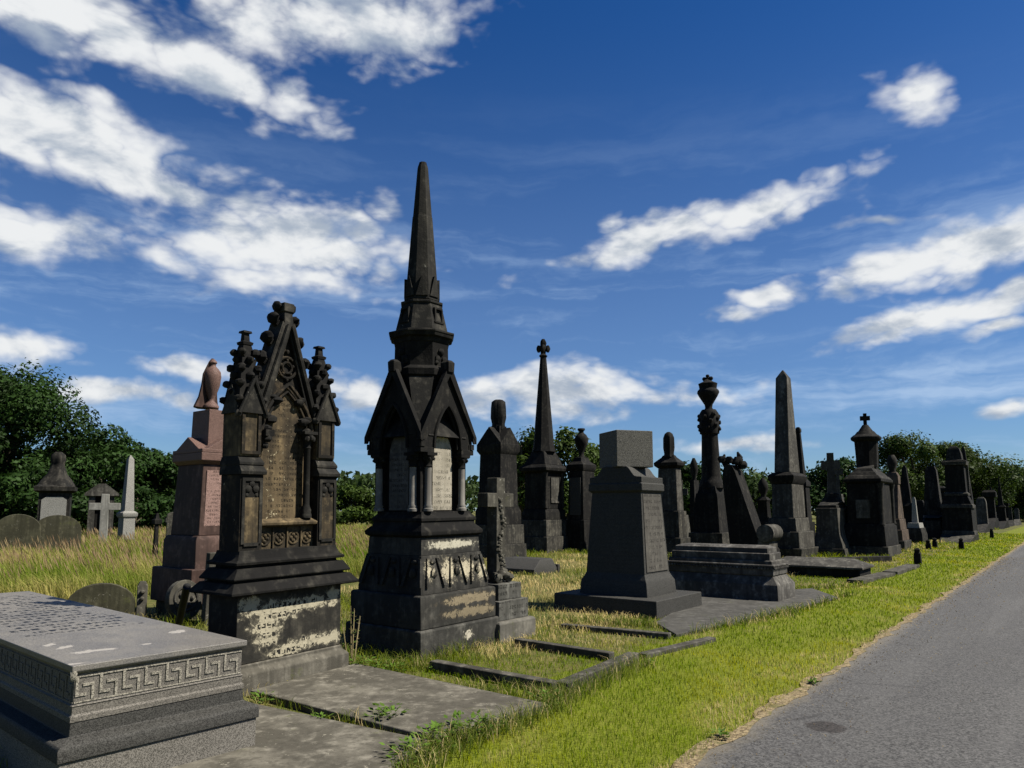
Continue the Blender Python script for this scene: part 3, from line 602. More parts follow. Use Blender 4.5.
# ---- pedestal with the stone cube
m = Mon('cube_pedestal', 'broad dark pedestal with ogee shoulders carrying a plain grey stone cube, nearest the mown verge', 'monument', 553.5, 702.5, 618.8, pc=657)
H0 = (m.hx, m.hy)
m.tier('base_slab', 'slate', [(0, 0), (601.5, 148)], .015)
b0 = m.half(97, .3); b1 = m.half(94, .5); b2 = m.half(83, .6); t2 = m.half(69, 2.0)
zA_, zB_, zC_, zD_ = m.z(601, *H0)-.02, m.z(582, *b1), m.z(575, *b2), m.z(492, *t2)
m.part('foot', MB().loft([(zA_, -b0[0], b0[0], -b0[1], b0[1]), (zB_-.03, -b1[0], b1[0], -b1[1], b1[1]), (zB_+.03, -b2[0]-.03, b2[0]+.03, -b2[1]-.03, b2[1]+.03), (zC_, -b2[0], b2[0], -b2[1], b2[1])]), 'slate', .01)
m.part('die', MB().loft([(zC_-.01, -b2[0], b2[0], -b2[1], b2[1]), (zD_, -t2[0], t2[0], -t2[1], t2[1])]), 'slate', .008)
m.part('inscription_panel', MB().rings([[(-b2[0]*.86, -b2[1]-.012, zC_+.03), (b2[0]*.86, -b2[1]-.012, zC_+.03), (b2[0]*.86, -b2[1]+.05, zC_+.03), (-b2[0]*.86, -b2[1]+.05, zC_+.03)], [(-t2[0]*.86, -t2[1]-.012, zD_-.03), (t2[0]*.86, -t2[1]-.012, zD_-.03), (t2[0]*.86, -t2[1]+.05, zD_-.03), (-t2[0]*.86, -t2[1]+.05, zD_-.03)]]), 'slatepanel', .004)
c_ = m.half(76, 2.05); zE_ = m.z(482, *c_); zF_ = m.z(467.5)
sh = MB().loft([(zD_-.01, -t2[0], t2[0], -t2[1], t2[1]), (zD_+.03, -c_[0], c_[0], -c_[1], c_[1]), (zE_-.02, -c_[0], c_[0], -c_[1], c_[1]), (zE_, -c_[0]+.02, c_[0]-.02, -c_[1]+.02, c_[1]-.02)])
Y = c_[1]-.015; pf = [(-Y, zE_-.01), (-Y, zE_+.09), (-Y*.80, zE_+.10)]+[(-Y*(.80-.38*t_), zE_+.10+(zF_-zE_-.10)*(.5-.5*math.cos(t_*math.pi))) for t_ in [j/7 for j in range(1, 8)]]
pf = pf+[(-y, z) for y, z in pf[::-1]]
sh.prismx(pf[::-1] if False else pf[::-1], -c_[0]+.02, c_[0]-.02)
m.part('shoulder', sh, 'slate', .01)
zc0 = zF_-.01; zc1 = m.z(430.5, .2, .2); cs = .335
cb = MB().box(-cs, cs, -cs, cs, zc0, zc1); cb.xf(Matrix.Rotation(rad(-34), 4, 'Z'))
m.part('cube', cb, 'cube', .012)

# ---- stepped coped tomb
ex_, ey_ = axes(ROW); P_ = G(778.5, 603.4)
HX, HY = .49, 1.12
m = Mon('stepped_tomb', 'long dark stepped tomb with a rope moulding, right of the cube pedestal', 'tomb', center=(P_[0]+ex_[0]*HX+ey_[0]*HY, P_[1]+ex_[1]*HX+ey_[1]*HY), hx=HX, hy=HY)
def sh_(z, i): return (z, -HX+i, HX-i, -HY+i, HY-i)
zz = lambda py, i: m.z(py, HX-i, HY-i)
za, zb, zc, zd, ze, zf = zz(585.5, 0), zz(577, .10), zz(568, .10), zz(561, .14), zz(553.5, .2), zz(548.5, .24)
m.part('base', MB().loft([sh_(-.05, 0), sh_(za-.02, 0), sh_(za, .015), sh_(zb, .11)]), 'tombgrey', .01)
m.part('roll_moulding', MB().loft([sh_(zb, .12), sh_(zb+.02, .10), sh_(zc-.02, .10), sh_(zc, .12), sh_(zc+.005, .085), sh_(zc+.03, .075), sh_(zc+.05, .09)]), 'tombgrey', .008)
rp_ = MB()
for k in range(38): rp_.ball((-HX+.085, -HY+.13+k*.055, zc-.015), .024, 6, 4)
for k in range(15): rp_.ball((-HX+.13+k*.052, -HY+.085, zc-.015), .024, 6, 4)
m.part('rope_moulding', rp_, 'tombgrey')
m.part('middle_step', MB().loft([sh_(zc+.045, .13), sh_(zd-.015, .13), sh_(zd, .145)]), 'tombgrey', .01)
m.part('upper_step', MB().loft([sh_(zd-.005, .18), sh_(ze-.01, .18), sh_(ze, .2)]), 'tombgrey', .01)
m.part('coping', MB().loft([sh_(ze-.005, .23), sh_(zf, .235), sh_(zf+.04, .33)]), 'tombgrey', .01)

# ---- second and third row, left to right
m = Mon('draped_urn_pedestal', 'black pedestal with a pediment and a heavily draped urn behind the flower cross', 'monument', 469, 527, 560.5)
m.tier('lower_step', 'sootbase', [(0, 0), (545, 57)]); m.tier('upper_step', 'sootbase', [(545, 53), (525, 52)]); m.tier('die', 'soot', [(525, 47), (511, 46), (505, 40), (452, 37)])
H = m.half(43, 4.3); z0_, z1_ = m.z(452, *H), m.z(443, *H); Ht = m.z(428)
cp = MB().loft([(z0_-.05, -H[0]*.85, H[0]*.85, -H[1]*.85, H[1]*.85), (z0_+.08, -H[0], H[0], -H[1], H[1]), (z1_, -H[0], H[0], -H[1], H[1])])
cp.prismx([(-H[1], z1_), (H[1], z1_), (0, Ht)], -H[0]+.01, H[0]-.01); cp.prism([(-H[0], z1_), (H[0], z1_), (0, Ht-.02)], -H[1]+.01, H[1]-.01)
m.part('pediment', cp, 'soot')
q_ = m.half(16, 4.8); m.part('urn_block', MB().box(-q_[0], q_[0], -q_[1], q_[1], Ht-.35, Ht+.05), 'soot')
m.urn('urn', 'soot', [(430, 13), (424, 12), (418, 14.5), (408, 14), (402, 13), (400, 8)], wob=.1, k=6, tw=1.5)
g_ = G(541, 577)
m = Mon('leaning_coped_slab', 'flat dark sloping slab lying in straw grass before the spirelet monument', 'gravestone', center=(G(524, 573)[0], G(524, 573)[1]+.3), hx=.45, hy=.65)
m.part('slab', MB().loft([sl(-.03, .5, .7), sl(.12, .5, .7), (.34, -.1, .44, -.6, .6), (.36, -.06, .40, -.55, .55)]), 'slate', .015)
m.part('kerb_stone', MB().box(.51, .62, -.72, .6, -.03, .2), 'greydark', .015)

m = Mon('spirelet_monument', 'black monument with a slender spire ending in a leafy finial, left of the cube pedestal', 'monument', 517, 571, 553, pc=547)
m.tier('lower_step', 'sootbase', [(0, 0), (537, 53)]); m.tier('upper_step', 'sootbase', [(537, 49), (520, 48)]); m.tier('base_moulding', 'soot', [(520, 45), (513, 44), (509, 40)])
m.tier('die', 'soot', [(509, 39), (472, 38)])
for sx in (-1, 1):
    h_ = m.half(38, 3); m.part('corner_shaft', MB().lathe([(.09, m.z(508)), (.075, m.z(505)), (.075, m.z(478)), (.11, m.z(473))], sx*h_[0]*.95, -h_[1]*.98, 10), 'soot2')
h_ = m.half(39, 3); m.part('panel', MB().box(-h_[0]*.42, h_[0]*.42, -h_[1]-.03, -h_[1]+.02, m.z(503), m.z(478)), 'greydark')
m.tier('cornice', 'soot', [(473, 38), (470, 49), (467, 50), (464, 42)])
m.tier('hipped_cap', 'soot', [(464, 41), (451, 24)])
sp = m.part('spire', MB().ngon([(m.z(452), m.r(23)), (m.z(446), m.r(20)), (m.z(358), m.r(6))], 8), 'soot')
fn = MB().lathe([(m.r(6), m.z(358)), (m.r(9), m.z(356)), (m.r(5), m.z(354)), (m.r(7), m.z(347)), (m.r(3), m.z(340))], n=8)
for j in range(4): fn.ball((m.r(9.5)*math.cos(j*1.571+.6), m.r(9.5)*math.sin(j*1.571+.6), m.z(349)), m.r(5.5), 7, 6, .2, (.9, .9, 1.5))
fn.ball((0, 0, m.z(343.5)), m.r(6.5), 7, 6, .12, (1, 1, 1.6))
m.part('finial', fn, 'soot', 0, 40, sp)

m = Mon('urn_pedestal', 'black pedestal with a lidded urn with handles, half hidden behind the cube pedestal', 'monument', 565, 600, 552)
m.tier('base', 'soot', [(0, 0), (530, 34), (520, 32)]); m.tier('die', 'soot', [(520, 29), (471, 26)]); m.tier('cap', 'soot', [(471, 26), (468, 30), (464, 30), (461, 18), (457, 14)])
h_ = m.half(28, 3); m.part('panel', MB().box(-h_[0]-.03, -h_[0]+.03, -h_[1]*.7, h_[1]*.7, m.z(515), m.z(478)), 'slate')
m.urn('urn', 'soot', [(458, 9), (455, 5), (451, 6), (445, 12), (439, 15), (435, 10), (433, 5), (431, 5), (430, 8), (428.5, 7)], n=16)

m = Mon('veiled_urn_monument', 'grey monument with a veiled urn and lit front face, right behind the cube pedestal', 'monument', 652, 691, 554, pc=681)
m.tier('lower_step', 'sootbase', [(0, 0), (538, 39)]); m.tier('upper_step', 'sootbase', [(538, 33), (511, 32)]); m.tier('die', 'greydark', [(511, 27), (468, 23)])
m.tier('cap', 'soot', [(468, 23), (465, 31), (462, 32), (457, 16), (455, 13)])
m.urn('urn', 'soot', [(457, 11), (454, 9), (448, 11), (438, 11), (434, 8), (432, 3)], wob=.1, k=6, tw=1)

m = Mon('urn_column', 'black round column topped by a swelling urn with a small finial', 'monument', 688, 739, 547, pc=723, lean=(0, -.7))
m.tier('lower_step', 'sootbase', [(0, 0), (533, 49)]); m.tier('pedestal', 'soot', [(533, 40), (530, 38), (498, 34), (493, 31)])
m.tier('column_base', 'soot', [(494, 30), (489, 26), (486, 24)])
m.urn('column', 'soot', [(488, 25), (484, 24), (481, 22), (479, 20), (476, 19), (436, 16), (433, 17)], n=24)
w_ = MB().lathe([(m.r(19), m.z(434)), (m.r(20), m.z(428)), (m.r(19), m.z(414)), (m.r(14), m.z(410))], n=16)
for j in range(22): w_.ball((m.r(19)*math.cos(j*2.4), m.r(19)*math.sin(j*2.4), m.z(431-j*.8)), m.r(5), 6, 5, .2)
m.part('wreath', w_, 'soot')
u = m.urn('urn', 'soot', [(411, 10), (408, 7), (405, 8), (397, 18), (393, 22), (391, 21), (389, 17), (386, 18), (384, 19), (382, 10), (380, 6)], n=20)
k_ = MB().lathe([(m.r(5), m.z(381)), (m.r(3.5), m.z(378)), (m.r(2), m.z(375))], n=8)
for j in range(2): k_.ball((0, m.r(7)*(-1)**j, m.z(379)), m.r(4.5), 6, 5)
m.part('finial', k_.ball((0, 0, m.z(376.5)), m.r(4), 6, 5), 'soot', 0, 40, u)

P_ = G(764, 548)
m = Mon('scroll_gravestone', 'black gravestone sloping like a desk with a rolled scroll at its foot', 'gravestone', pl=728, pr=774, py=561, pc=759)
hx, hy = .5, .74
k_ = m.d/F
m.part('base', MB().loft([sl(-.05, hx, hy*1.05), sl(.32, hx, hy*1.05), sl(.38, hx*.94, hy)]), 'soot')
zt = m.z(464); prof = [(-hy*.80, .36), (hy*.75, .36), (hy*1.0, zt*.8), (hy*.98, zt-.25), (hy*.9, zt-.06), (hy*.75, zt), (hy*.55, zt-.06), (hy*.42, zt-.25), (-hy*.48, .75)]
m.part('sloped_slab', MB().prismx(prof[::1], -hx*.72, hx*.72), 'soot')
m.part('scroll', MB().tube([(-hx*.96, -hy*.86, .86), (-hx*.93, -hy*.86, .86), (hx*.93, -hy*.86, .86), (hx*.96, -hy*.86, .86)], [.2, .28, .28, .2], 16).box(-hx*.8, hx*.8, -hy*1.0, -hy*.5, .36, .66), 'greydark')
lf = MB()
for j in range(9): lf.ball((random.uniform(-.3, .3), hy*.75+random.uniform(-.35, .3), zt+random.uniform(-.02, .2)), random.uniform(.1, .17), 6, 5, .25)
lf.tube([(0, hy*.5, zt), (0, hy*.35, zt+.25), (0, hy*.45, zt+.42)], [.12, .1, .03], 6).tube([(0, hy*.95, zt-.05), (0, hy*1.15, zt+.2), (0, hy*1.05, zt+.36)], [.12, .1, .03], 6)
m.part('leaf_carving', lf, 'soot')

m = Mon('tall_obelisk', 'tall smooth black obelisk on a square pedestal of steps, right of the scroll gravestone', 'obelisk', 764, 817, 559, pc=801)
m.tier('lower_step', 'sootbase', [(0, 0), (549, 58)]); m.tier('middle_step', 'greydark', [(549, 50), (532, 49)]); m.tier('upper_step', 'greydark', [(532, 42), (518, 40)])
m.tier('die', 'greydark', [(518, 34), (484, 32)]); m.tier('cornice', 'soot', [(484, 32), (479, 39), (475, 40), (472, 30)])
m.tier('shaft', 'greydark', [(472, 26), (377, 15.5), (370, 1.5)])

m = Mon('rounded_cross_pedestal', 'grey bell-shaped pedestal carrying a small stone cross, behind the tall obelisk', 'monument', 808, 861, 557, pc=846)
m.tier('lower_step', 'sootbase', [(0, 0), (549, 50)]); m.tier('body', 'greydark', [(549, 46), (545, 45), (541, 41), (535, 37), (528, 35), (512, 33.5), (510, 34), (508, 34)])
m.tier('upper_step', 'soot2', [(508, 31), (505, 30), ('=', 27), (502, 25), ('=', 22), (498, 19), ('=', 16), (493, 14)])
zt = m.z(453); zb = m.z(495); w_ = m.r(8.5)
m.part('cross', MB().prism([(-w_, zb), (w_, zb), (w_*.7, zt-.62), (w_*2.0, zt-.62), (w_*2.0, zt-.30), (w_*.7, zt-.30), (w_*.7, zt), (-w_*.7, zt), (-w_*.7, zt-.30), (-w_*2.0, zt-.30), (-w_*2.0, zt-.62), (-w_*.7, zt-.62)], -w_*.7, w_*.7).xf(Matrix.Rotation(rad(-70), 4, 'Z')), 'greydark')

m = Mon('crowned_monument', 'massive black monument with a turret and a cross on its cap', 'monument', 842, 902, 557, pc=889)
m.tier('lower_step', 'sootbase', [(0, 0), (547, 59)]); m.tier('plinth', 'soot', [(547, 55), (527, 53), (524, 49)]); m.tier('body', 'soot', [(524, 46), (483, 44)])
m.tier('eaves', 'soot', [(483, 44), (481, 50), (478, 50)]); m.tier('roof', 'soot2', [(478, 49), (475, 42), ('=', 40), (471.5, 33), ('=', 31), (468, 25), ('=', 23), (465, 19)])
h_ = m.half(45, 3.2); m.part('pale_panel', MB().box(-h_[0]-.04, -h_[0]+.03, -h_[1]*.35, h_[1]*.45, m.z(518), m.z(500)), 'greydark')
for sx in (-1, 1): m.part('corner_shaft', MB().lathe([(.12, m.z(524)), (.09, m.z(521)), (.09, m.z(490)), (.14, m.z(484))], sx*h_[0]*.98, -h_[1]*1.0, 10), 'soot2')
tu = m.part('turret', MB().ngon([(m.z(467), m.r(18.5)), (m.z(442), m.r(20.5)), (m.z(440.5), m.r(25)), (m.z(439.5), m.r(26.5)), (m.z(437.5), m.r(26.5)), (m.z(435), m.r(21)), (m.z(434.9), m.r(19.5)), (m.z(431.5), m.r(14.5)), (m.z(431.4), m.r(13)), (m.z(427.5), m.r(8)), (m.z(425), m.r(5))], 8), 'soot')
zt = m.z(413.5); zb = m.z(425); w_ = m.r(3)
m.part('cross', MB().prism([(-w_, zb), (w_, zb), (w_, zt-.26), (w_*3, zt-.26), (w_*3, zt-.1), (w_, zt-.1), (w_, zt), (-w_, zt), (-w_, zt-.1), (-w_*3, zt-.1), (-w_*3, zt-.26), (-w_, zt-.26)], -w_, w_).xf(Matrix.Rotation(rad(-70), 4, 'Z')), 'soot', 0, 40, tu)

m = Mon('tan_pedestal', 'tan tapering pedestal with a round top, half hidden behind the crowned monument', 'monument', 882, 912, 550, pc=905)
m.tier('lower_step', 'sootbase', [(0, 0), (541, 30)]); m.tier('middle_step', 'tan', [(541, 26), (530, 25)]); m.tier('upper_step', 'tan', [(530, 22), (519, 20)]); m.tier('die', 'tan', [(519, 18), (484, 13)])
m.tier('cap', 'tan', [(484, 15), (476, 15), (472, 10)]); m.urn('urn', 'soot2', [(473, 7), (470, 6), (464, 10), (459, 9), (455, 5)], n=12)

m = Mon('slim_dark_obelisk', 'slim black obelisk against the trees, between the tan pedestal and a broken obelisk', 'obelisk', 896, 921, 541, pc=914)
m.tier('base', 'soot', [(0, 0), (525, 24), (522, 20)]); m.tier('die', 'soot', [(522, 18), (508, 17), (506, 20), (503, 16)]); m.tier('shaft', 'soot', [(503, 13), (468, 5), (465, 1)])
m = Mon('pale_pillar', 'short pale stone pillar on a dark rounded base before the slim black obelisk', 'gravestone', 905, 928, 544, pc=923)
m.tier('base', 'soot2', [(0, 0), (535, 23), (528, 19)]); m.tier('plate', 'pale', [(528, 17), (523, 15)]); m.tier('pillar', 'pale', [(523, 7), (500, 4), (497, 2)])
m = Mon('broken_obelisk', 'broad dark obelisk with a blunt broken top and one lit edge', 'obelisk', 923, 948, 541, pc=942)
m.tier('base', 'soot2', [(0, 0), (521, 24), (518, 22)]); m.tier('shaft', 'soot2', [(518, 21), (470, 12.5), (466, 8)])
m.part('band', MB().loft(m.secs([(518, 23), (515, 22)])[0:]), 'sootbase')
m = Mon('domed_monument', 'big black two-stage monument with a flat domed top, last large one before the distant graves', 'monument', 940, 979, 543, pc=969)
m.tier('lower_step', 'sootbase', [(0, 0), (535, 38)]); m.tier('lower_stage', 'soot', [(535, 34), (507, 32)]); m.tier('shoulder', 'soot', [(507, 33), (504, 33), (497, 26), (494, 24)])
m.tier('upper_stage', 'soot', [(494, 23), (464, 21), (463, 26), (460, 26), (459.5, 20)]); m.tier('dome', 'soot2', [(460, 18), (453, 16), (448, 12), (446, 6)])
m.tier('band', 'sootbase', [(535, 36), (532, 36), (531, 34)]); m.tier('string_course', 'sootbase', [(508, 36), (505.5, 36), (504, 33)]); m.tier('neck_moulding', 'sootbase', [(495.5, 27), (493.5, 27), (492, 23)]); m.tier('cap_moulding', 'sootbase', [(464.5, 27), (461, 28), (459.5, 20)])  # paler stone tone paints sunlit edges on to these ledges
h_ = m.half(24, 4); m.part('lit_pilaster', MB().box(h_[0]*.72, h_[0]*1.02, -h_[1]-.06, -h_[1]*.6, m.z(493), m.z(465)), 'greydark')  # sunlight on the pilaster is put into its paler stone tone
m = Mon('far_spire', 'slender black spire showing just right of the domed monument', 'obelisk', 960, 978, 536)
m.tier('base', 'soot', [(0, 0), (505, 17)]); m.tier('shaft', 'soot', [(505, 14), (450, 4), (446, 1)])

def small(name, label, cat, pl, pr, py, tiers, extra=None, group=None):
    m = Mon(name, label, cat, pl, pr, py, group=group)
    for nm, mt, pf in tiers: m.tier(nm, mt, pf, 0)
    if extra: extra(m)
    return m
small('arched_pedestal', 'grey arch-topped pedestal first right of the domed monument', 'monument', 974, 992, 533, [('base', 'soot2', [(0, 0), (524, 15)]), ('die', 'greydark', [(524, 12), (502, 11), (499, 9), (497, 5)])])
small('flat_topped_pedestal', 'black pedestal with a wide flat cap, second right of the domed monument', 'monument', 983, 1000, 530, [('base', 'soot', [(0, 0), (518, 14)]), ('die', 'soot', [(518, 11), (497, 10)]), ('cap', 'soot', [(497, 15), (492, 15), (490, 10)])])
small('distant_spire_monument', 'small black monument with a sharp spire near the far end of the row', 'monument', 994, 1010, 529, [('base', 'soot', [(0, 0), (521, 12)]), ('die', 'soot', [(521, 10), (508, 9), (507, 11), (505, 8)]), ('spire', 'soot', [(505, 6), (480, 1.5), (476, .5)])])
small('distant_pillar', 'short dark pillar right of the small sharp-spired monument', 'gravestone', 1007, 1015, 526.5, [('base', 'soot2', [(0, 0), (520, 5)]), ('pillar', 'soot2', [(520, 4.5), (507, 3.5)])])
small('distant_tablet', 'last grey stone tablet at the far right end of the row', 'gravestone', 1013, 1022, 525.5, [('base', 'greydark', [(0, 0), (519, 6)]), ('tablet', 'greydark', [(519, 5), (510, 5), (508, 3)])])
small('thin_obelisk', 'thin black obelisk close behind the right side of the tall obelisk', 'obelisk', 790, 816, 541, [('base', 'soot', [(0, 0), (522, 25)]), ('die', 'soot', [(522, 20), (487, 17), (486, 20), (482, 20), (479, 14)]), ('shaft', 'soot', [(479, 12), (432, 5)]), ('knob', 'soot', [(432, 6.5), (429, 6.5), (427, 3)])])
small('dark_tablet', 'plain dark tablet between the slim black obelisk and the broken obelisk, set back', 'gravestone', 912, 930, 535, [('base', 'soot', [(0, 0), (524, 16)]), ('tablet', 'soot', [(524, 13), (503, 12), (500, 8)])])
small('low_pedestal', 'low dark pedestal tucked behind the broken obelisk and the domed monument', 'monument', 934, 952, 534, [('base', 'soot', [(0, 0), (518, 15)]), ('die', 'soot', [(518, 12), (492, 10), (491, 13), (488, 13), (486, 7)])])
small('distant_obelisk', 'thin dark obelisk between the wide-capped pedestal and the sharp-spired monument', 'obelisk', 986, 1000, 527, [('base', 'soot', [(0, 0), (512, 9)]), ('shaft', 'soot', [(512, 6), (488, 2.5), (486, .5)])])
small('distant_block', 'square dark block beyond the sharp-spired monument', 'monument', 1000, 1012, 525, [('base', 'soot2', [(0, 0), (518, 9)]), ('die', 'soot', [(518, 8), (506, 7), (505, 9), (503, 9)])])
def xcross(px, top, bot, arm, w, mt='greydark'):
    def f(m):
        zt, zb = m.z(top), m.z(bot); k = m.d/F; a_, h_ = arm*k/2*(1.3 if px < 600 else 1.05), w*k/2
        s_ = (zt-zb); m.part('cross', MB().prism([(-h_, zb), (h_, zb), (h_, zt-s_*.42), (a_, zt-s_*.42), (a_, zt-s_*.24), (h_, zt-s_*.24), (h_, zt), (-h_, zt), (-h_, zt-s_*.24), (-a_, zt-s_*.24), (-a_, zt-s_*.42), (-h_, zt-s_*.42)], -h_, h_).xf(Matrix.Rotation(rad(-70) if px > 600 else 0, 4, 'Z')), mt)
    return f
small('pedestal_cross', 'thin stone cross between the rounded pedestal and the crowned monument', 'cross', 831, 850, 537, [('base', 'greydark', [(0, 0), (512, 14), (494, 9)])], xcross(840, 460, 495, 10, 3.2))
small('grey_cross', 'grey stone cross behind the left shoulder of the urn column', 'cross', 672, 692, 543, [('base', 'greydark', [(0, 0), (515, 14)])], xcross(682, 480, 516, 13, 4))
def urn_top(top, bot, w):
    def f(m): m.urn('urn', 'soot', [(bot, w*.6), (bot-(bot-top)*.15, w*.5), (bot-(bot-top)*.45, w), (bot-(bot-top)*.75, w*.9), (top, w*.3)], n=12)
    return f
small('hidden_urn_pedestal', 'small dark pedestal with an urn peeping between the scroll gravestone and the tall obelisk', 'monument', 754, 776, 540, [('base', 'soot', [(0, 0), (522, 20)]), ('die', 'soot', [(522, 15), (502, 12), (500, 15), (497, 9)])], urn_top(478, 498, 10))
small('narrow_pillar', 'narrow dark pillar with an urn touching the left side of the urn column', 'monument', 688, 704, 541, [('base', 'soot', [(0, 0), (515, 14)]), ('die', 'soot', [(515, 11), (480, 9)])], urn_top(458, 481, 8))

# ---- coped grave slab and apron
P_ = [G(790, 584), G(857, 584)]
m = Mon('ridged_grave_slab', 'dark low coped grave slab right of the stepped tomb, resting on kerb stones', 'tomb', center=(G(827, 576)[0], G(827, 576)[1]+.4), hx=.5, hy=1.0, a=ROW)
m.part('kerb', MB().loft([sl(-.05, .56, 1.05), sl(.2, .56, 1.05)]), 'soot', .012)
m.part('coped_top', MB().loft([sl(.2, .62, 1.12), sl(.25, .62, 1.12), (.42, -.06, .06, -.8, .8)]), 'greydark', .012)

# ---- the meadow graves on the left
m = Mon('draped_monument', 'dark monument with a flared draped top and pale front panel, left in the long grass', 'monument', center=(G(52, 548)[0], G(52, 548)[1]), hx=.55, hy=.42, a=62)
k_ = m.d/F
m.part('base', MB().loft([sl(-.05, .9, .75), sl(.5, .85, .7)]), 'soot2')
wz = lambda py: m.z(py)
bx = 18*k_/(math.sin(rad(62))+math.cos(rad(62)))*1.0
m.part('die', MB().loft([sl(.4, bx, bx), sl(wz(492), bx, bx)]), 'soot2')
m.part('pale_panel', MB().prism([(-bx*.8, .9), (bx*.8, .9), (bx*.8, wz(500)), (bx*.5, wz(497)), (-bx*.5, wz(497)), (-bx*.8, wz(500))], -bx-.04, -bx+.05), 'pale')
m.part('eaves', MB().loft([sl(wz(493), bx*1.05, bx*1.05), sl(wz(491), bx*1.3, bx*1.3), sl(wz(487), bx*1.32, bx*1.32), sl(wz(485), bx*1.0, bx*1.0)]), 'soot2')
m.part('draped_top', MB().lathe([(bx*1.15, wz(486)), (bx*.95, wz(481)), (bx*.6, wz(474)), (bx*.42, wz(466)), (bx*.40, wz(463)), (bx*.48, wz(460)), (bx*.42, wz(455)), (bx*.2, wz(452))], wob=.13, k=4, n=24), 'soot2')
def headstone(name, label, px0, px1, py, top, sq, mat, a=58, lean=(0, 0)):
    c_ = G((px0+px1)/2, py); k = c_[1]/F; w = (px1-px0)/2*k/math.sin(rad(a))*.93
    m = Mon(name, label, 'gravestone', center=(c_[0], c_[1]), hx=w, hy=.08, a=a, lean=lean)
    zt = m.z(top); zs = zt-w*sq
    m.part('stone', MB().prism([(-w, -.05), (w, -.05), (w, zs)]+[(w*math.cos(t_), zs+(zt-zs)*math.sin(t_)) for t_ in [math.pi*j/14 for j in range(1, 14)]]+[(-w, zs)], -.08, .08), mat, .015)
    m.part('footing', MB().box(-w-.1, w+.1, -.16, .16, -.05, .12), mat, .015)
    return m
headstone('round_headstone', 'round-topped brown mossy headstone at the left edge of the picture', -4, 31, 562, 514, .8, 'mossy', 58, (2, 3))
headstone('round_headstone', 'round-topped brown mossy headstone in front of the draped monument', 36, 74, 560, 515, .75, 'mossy', 58, (-2, 0))
headstone('small_headstone', 'small pale headstone in long grass right of the meadow obelisk', 166, 178, 556, 512, .5, 'grey', 60)
headstone('narrow_headstone', 'narrow grey headstone touching the left side of the pink monument', 180, 190, 556, 516, .3, 'greydark', 60)
m = Mon('white_cross', 'plain pale stone cross standing in long grass', 'cross', center=(G(102, 552)[0], G(102, 552)[1]), hx=.3, hy=.3, a=66)
k_ = m.d/F; zt = m.z(494); w_ = .5*7.2*k_; A_ = .5*25*k_/math.sin(rad(66)); z1, z2 = m.z(510), m.z(503)
m.part('base', MB().box(-.35, .35, -.3, .3, -.05, .3), 'grey', .02)
m.part('cross', MB().prism([(-w_, .28), (w_, .28), (w_, z1), (A_, z1), (A_, z2), (w_, z2), (w_*.9, zt), (-w_*.9, zt), (-w_, z2), (-A_, z2), (-A_, z1), (-w_, z1)], -w_*.8, w_*.8), 'white', .015)
m = Mon('gabled_monument', 'grey stone monument with a shallow gabled top just behind the plain pale cross', 'monument', center=(G(99, 543)[0], G(99, 543)[1]), hx=.6, hy=.4, a=62)
k_ = m.d/F; w_ = 11*k_; z0_ = m.z(496)
m.part('base', MB().box(-w_*1.2, w_*1.2, -w_, w_, -.05, .5), 'soot2')
for sx in (-1, 1): m.part('pier', MB().box(min(sx*w_*.5, sx*w_), max(sx*w_*.5, sx*w_), -.4, .4, .5, z0_), 'greydark')
m.part('back_panel', MB().box(-w_*.5, w_*.5, -.1, .2, .5, z0_), 'soot')
m.part('gable', MB().prism([(-w_*1.35, z0_), (w_*1.35, z0_), (w_*1.35, z0_+.12), (w_*.3, m.z(484)), (-w_*.3, m.z(484)), (-w_*1.35, z0_+.12)], -.5, .5), 'greydark')
m = Mon('meadow_obelisk', 'pale grey granite obelisk standing in the meadow against the dark trees', 'obelisk', center=(G(125, 550)[0], G(125, 550)[1]), hx=.45, hy=.45)
m.tier('base', 'grey', [(0, 24), (540, 24)]); m.tier('die', 'pale', [(540, 18), (518, 17)]); m.tier('cap', 'pale', [(518, 18), (516, 22), (513, 22), (511, 15)]); m.tier('shaft', 'pale', [(512, 14), (459, 8), (455, 1)])
m = Mon('dark_finial_post', 'thin black finial post in the long grass left of the pink monument', 'post', center=(G(154, 572)[0], G(154, 572)[1]), hx=.12, hy=.12)
m.tier('shaft', 'soot', [(0, 7), (545, 5.5), (524, 4.5)], 0); m.tier('head', 'soot', [(524, 10), (520, 11), (518, 5), (513, 3)], 0)
small('meadow_cross', 'small dark stone cross in the long grass beyond the thin finial post', 'cross', 164, 178, 545, [('base', 'soot2', [(0, 0), (535, 12)])], xcross(171, 512, 536, 11, 3))

# ---- kerbs, ledgers, posts
def slab_poly(name, label, cat, pts, z, mat, th=.06, bev=.012, parent=None, inset=0):
    mb = MB(); P = [G(px, py, z) for px, py in pts]
    if len(P) > 2:
        area = sum(P[i][0]*P[(i+1) % len(P)][1]-P[(i+1) % len(P)][0]*P[i][1] for i in range(len(P)))
        if area < 0: P = P[::-1]
    mb.rings([[(x, y, z-th) for x, y, _ in P], [(x, y, z) for x, y, _ in P]])
    o = mb.build(name, M[mat], parent, bev, 40)
    if label: tag(o, label, cat)
    return o
slab_poly('ledger_slab', 'flat grey stone slab in front of the Gothic headstone', 'grave slab', [(250, 690), (356, 663), (548, 703), (436, 738)], .05, 'paving', .1)
slab_poly('ledger_slab', 'flat grey stone slab beside the chest tomb, partly cut by the picture edge', 'grave slab', [(140, 735), (250, 702), (432, 740), (376, 776), (240, 860)], .045, 'paving', .1)
slab_poly('stone_apron', 'flat grey paved apron around the foot of the stepped tomb', 'paving', [(655, 622), (676, 634), (760, 616), (838, 597), (812, 588), (700, 596)], .03, 'apron', .06)
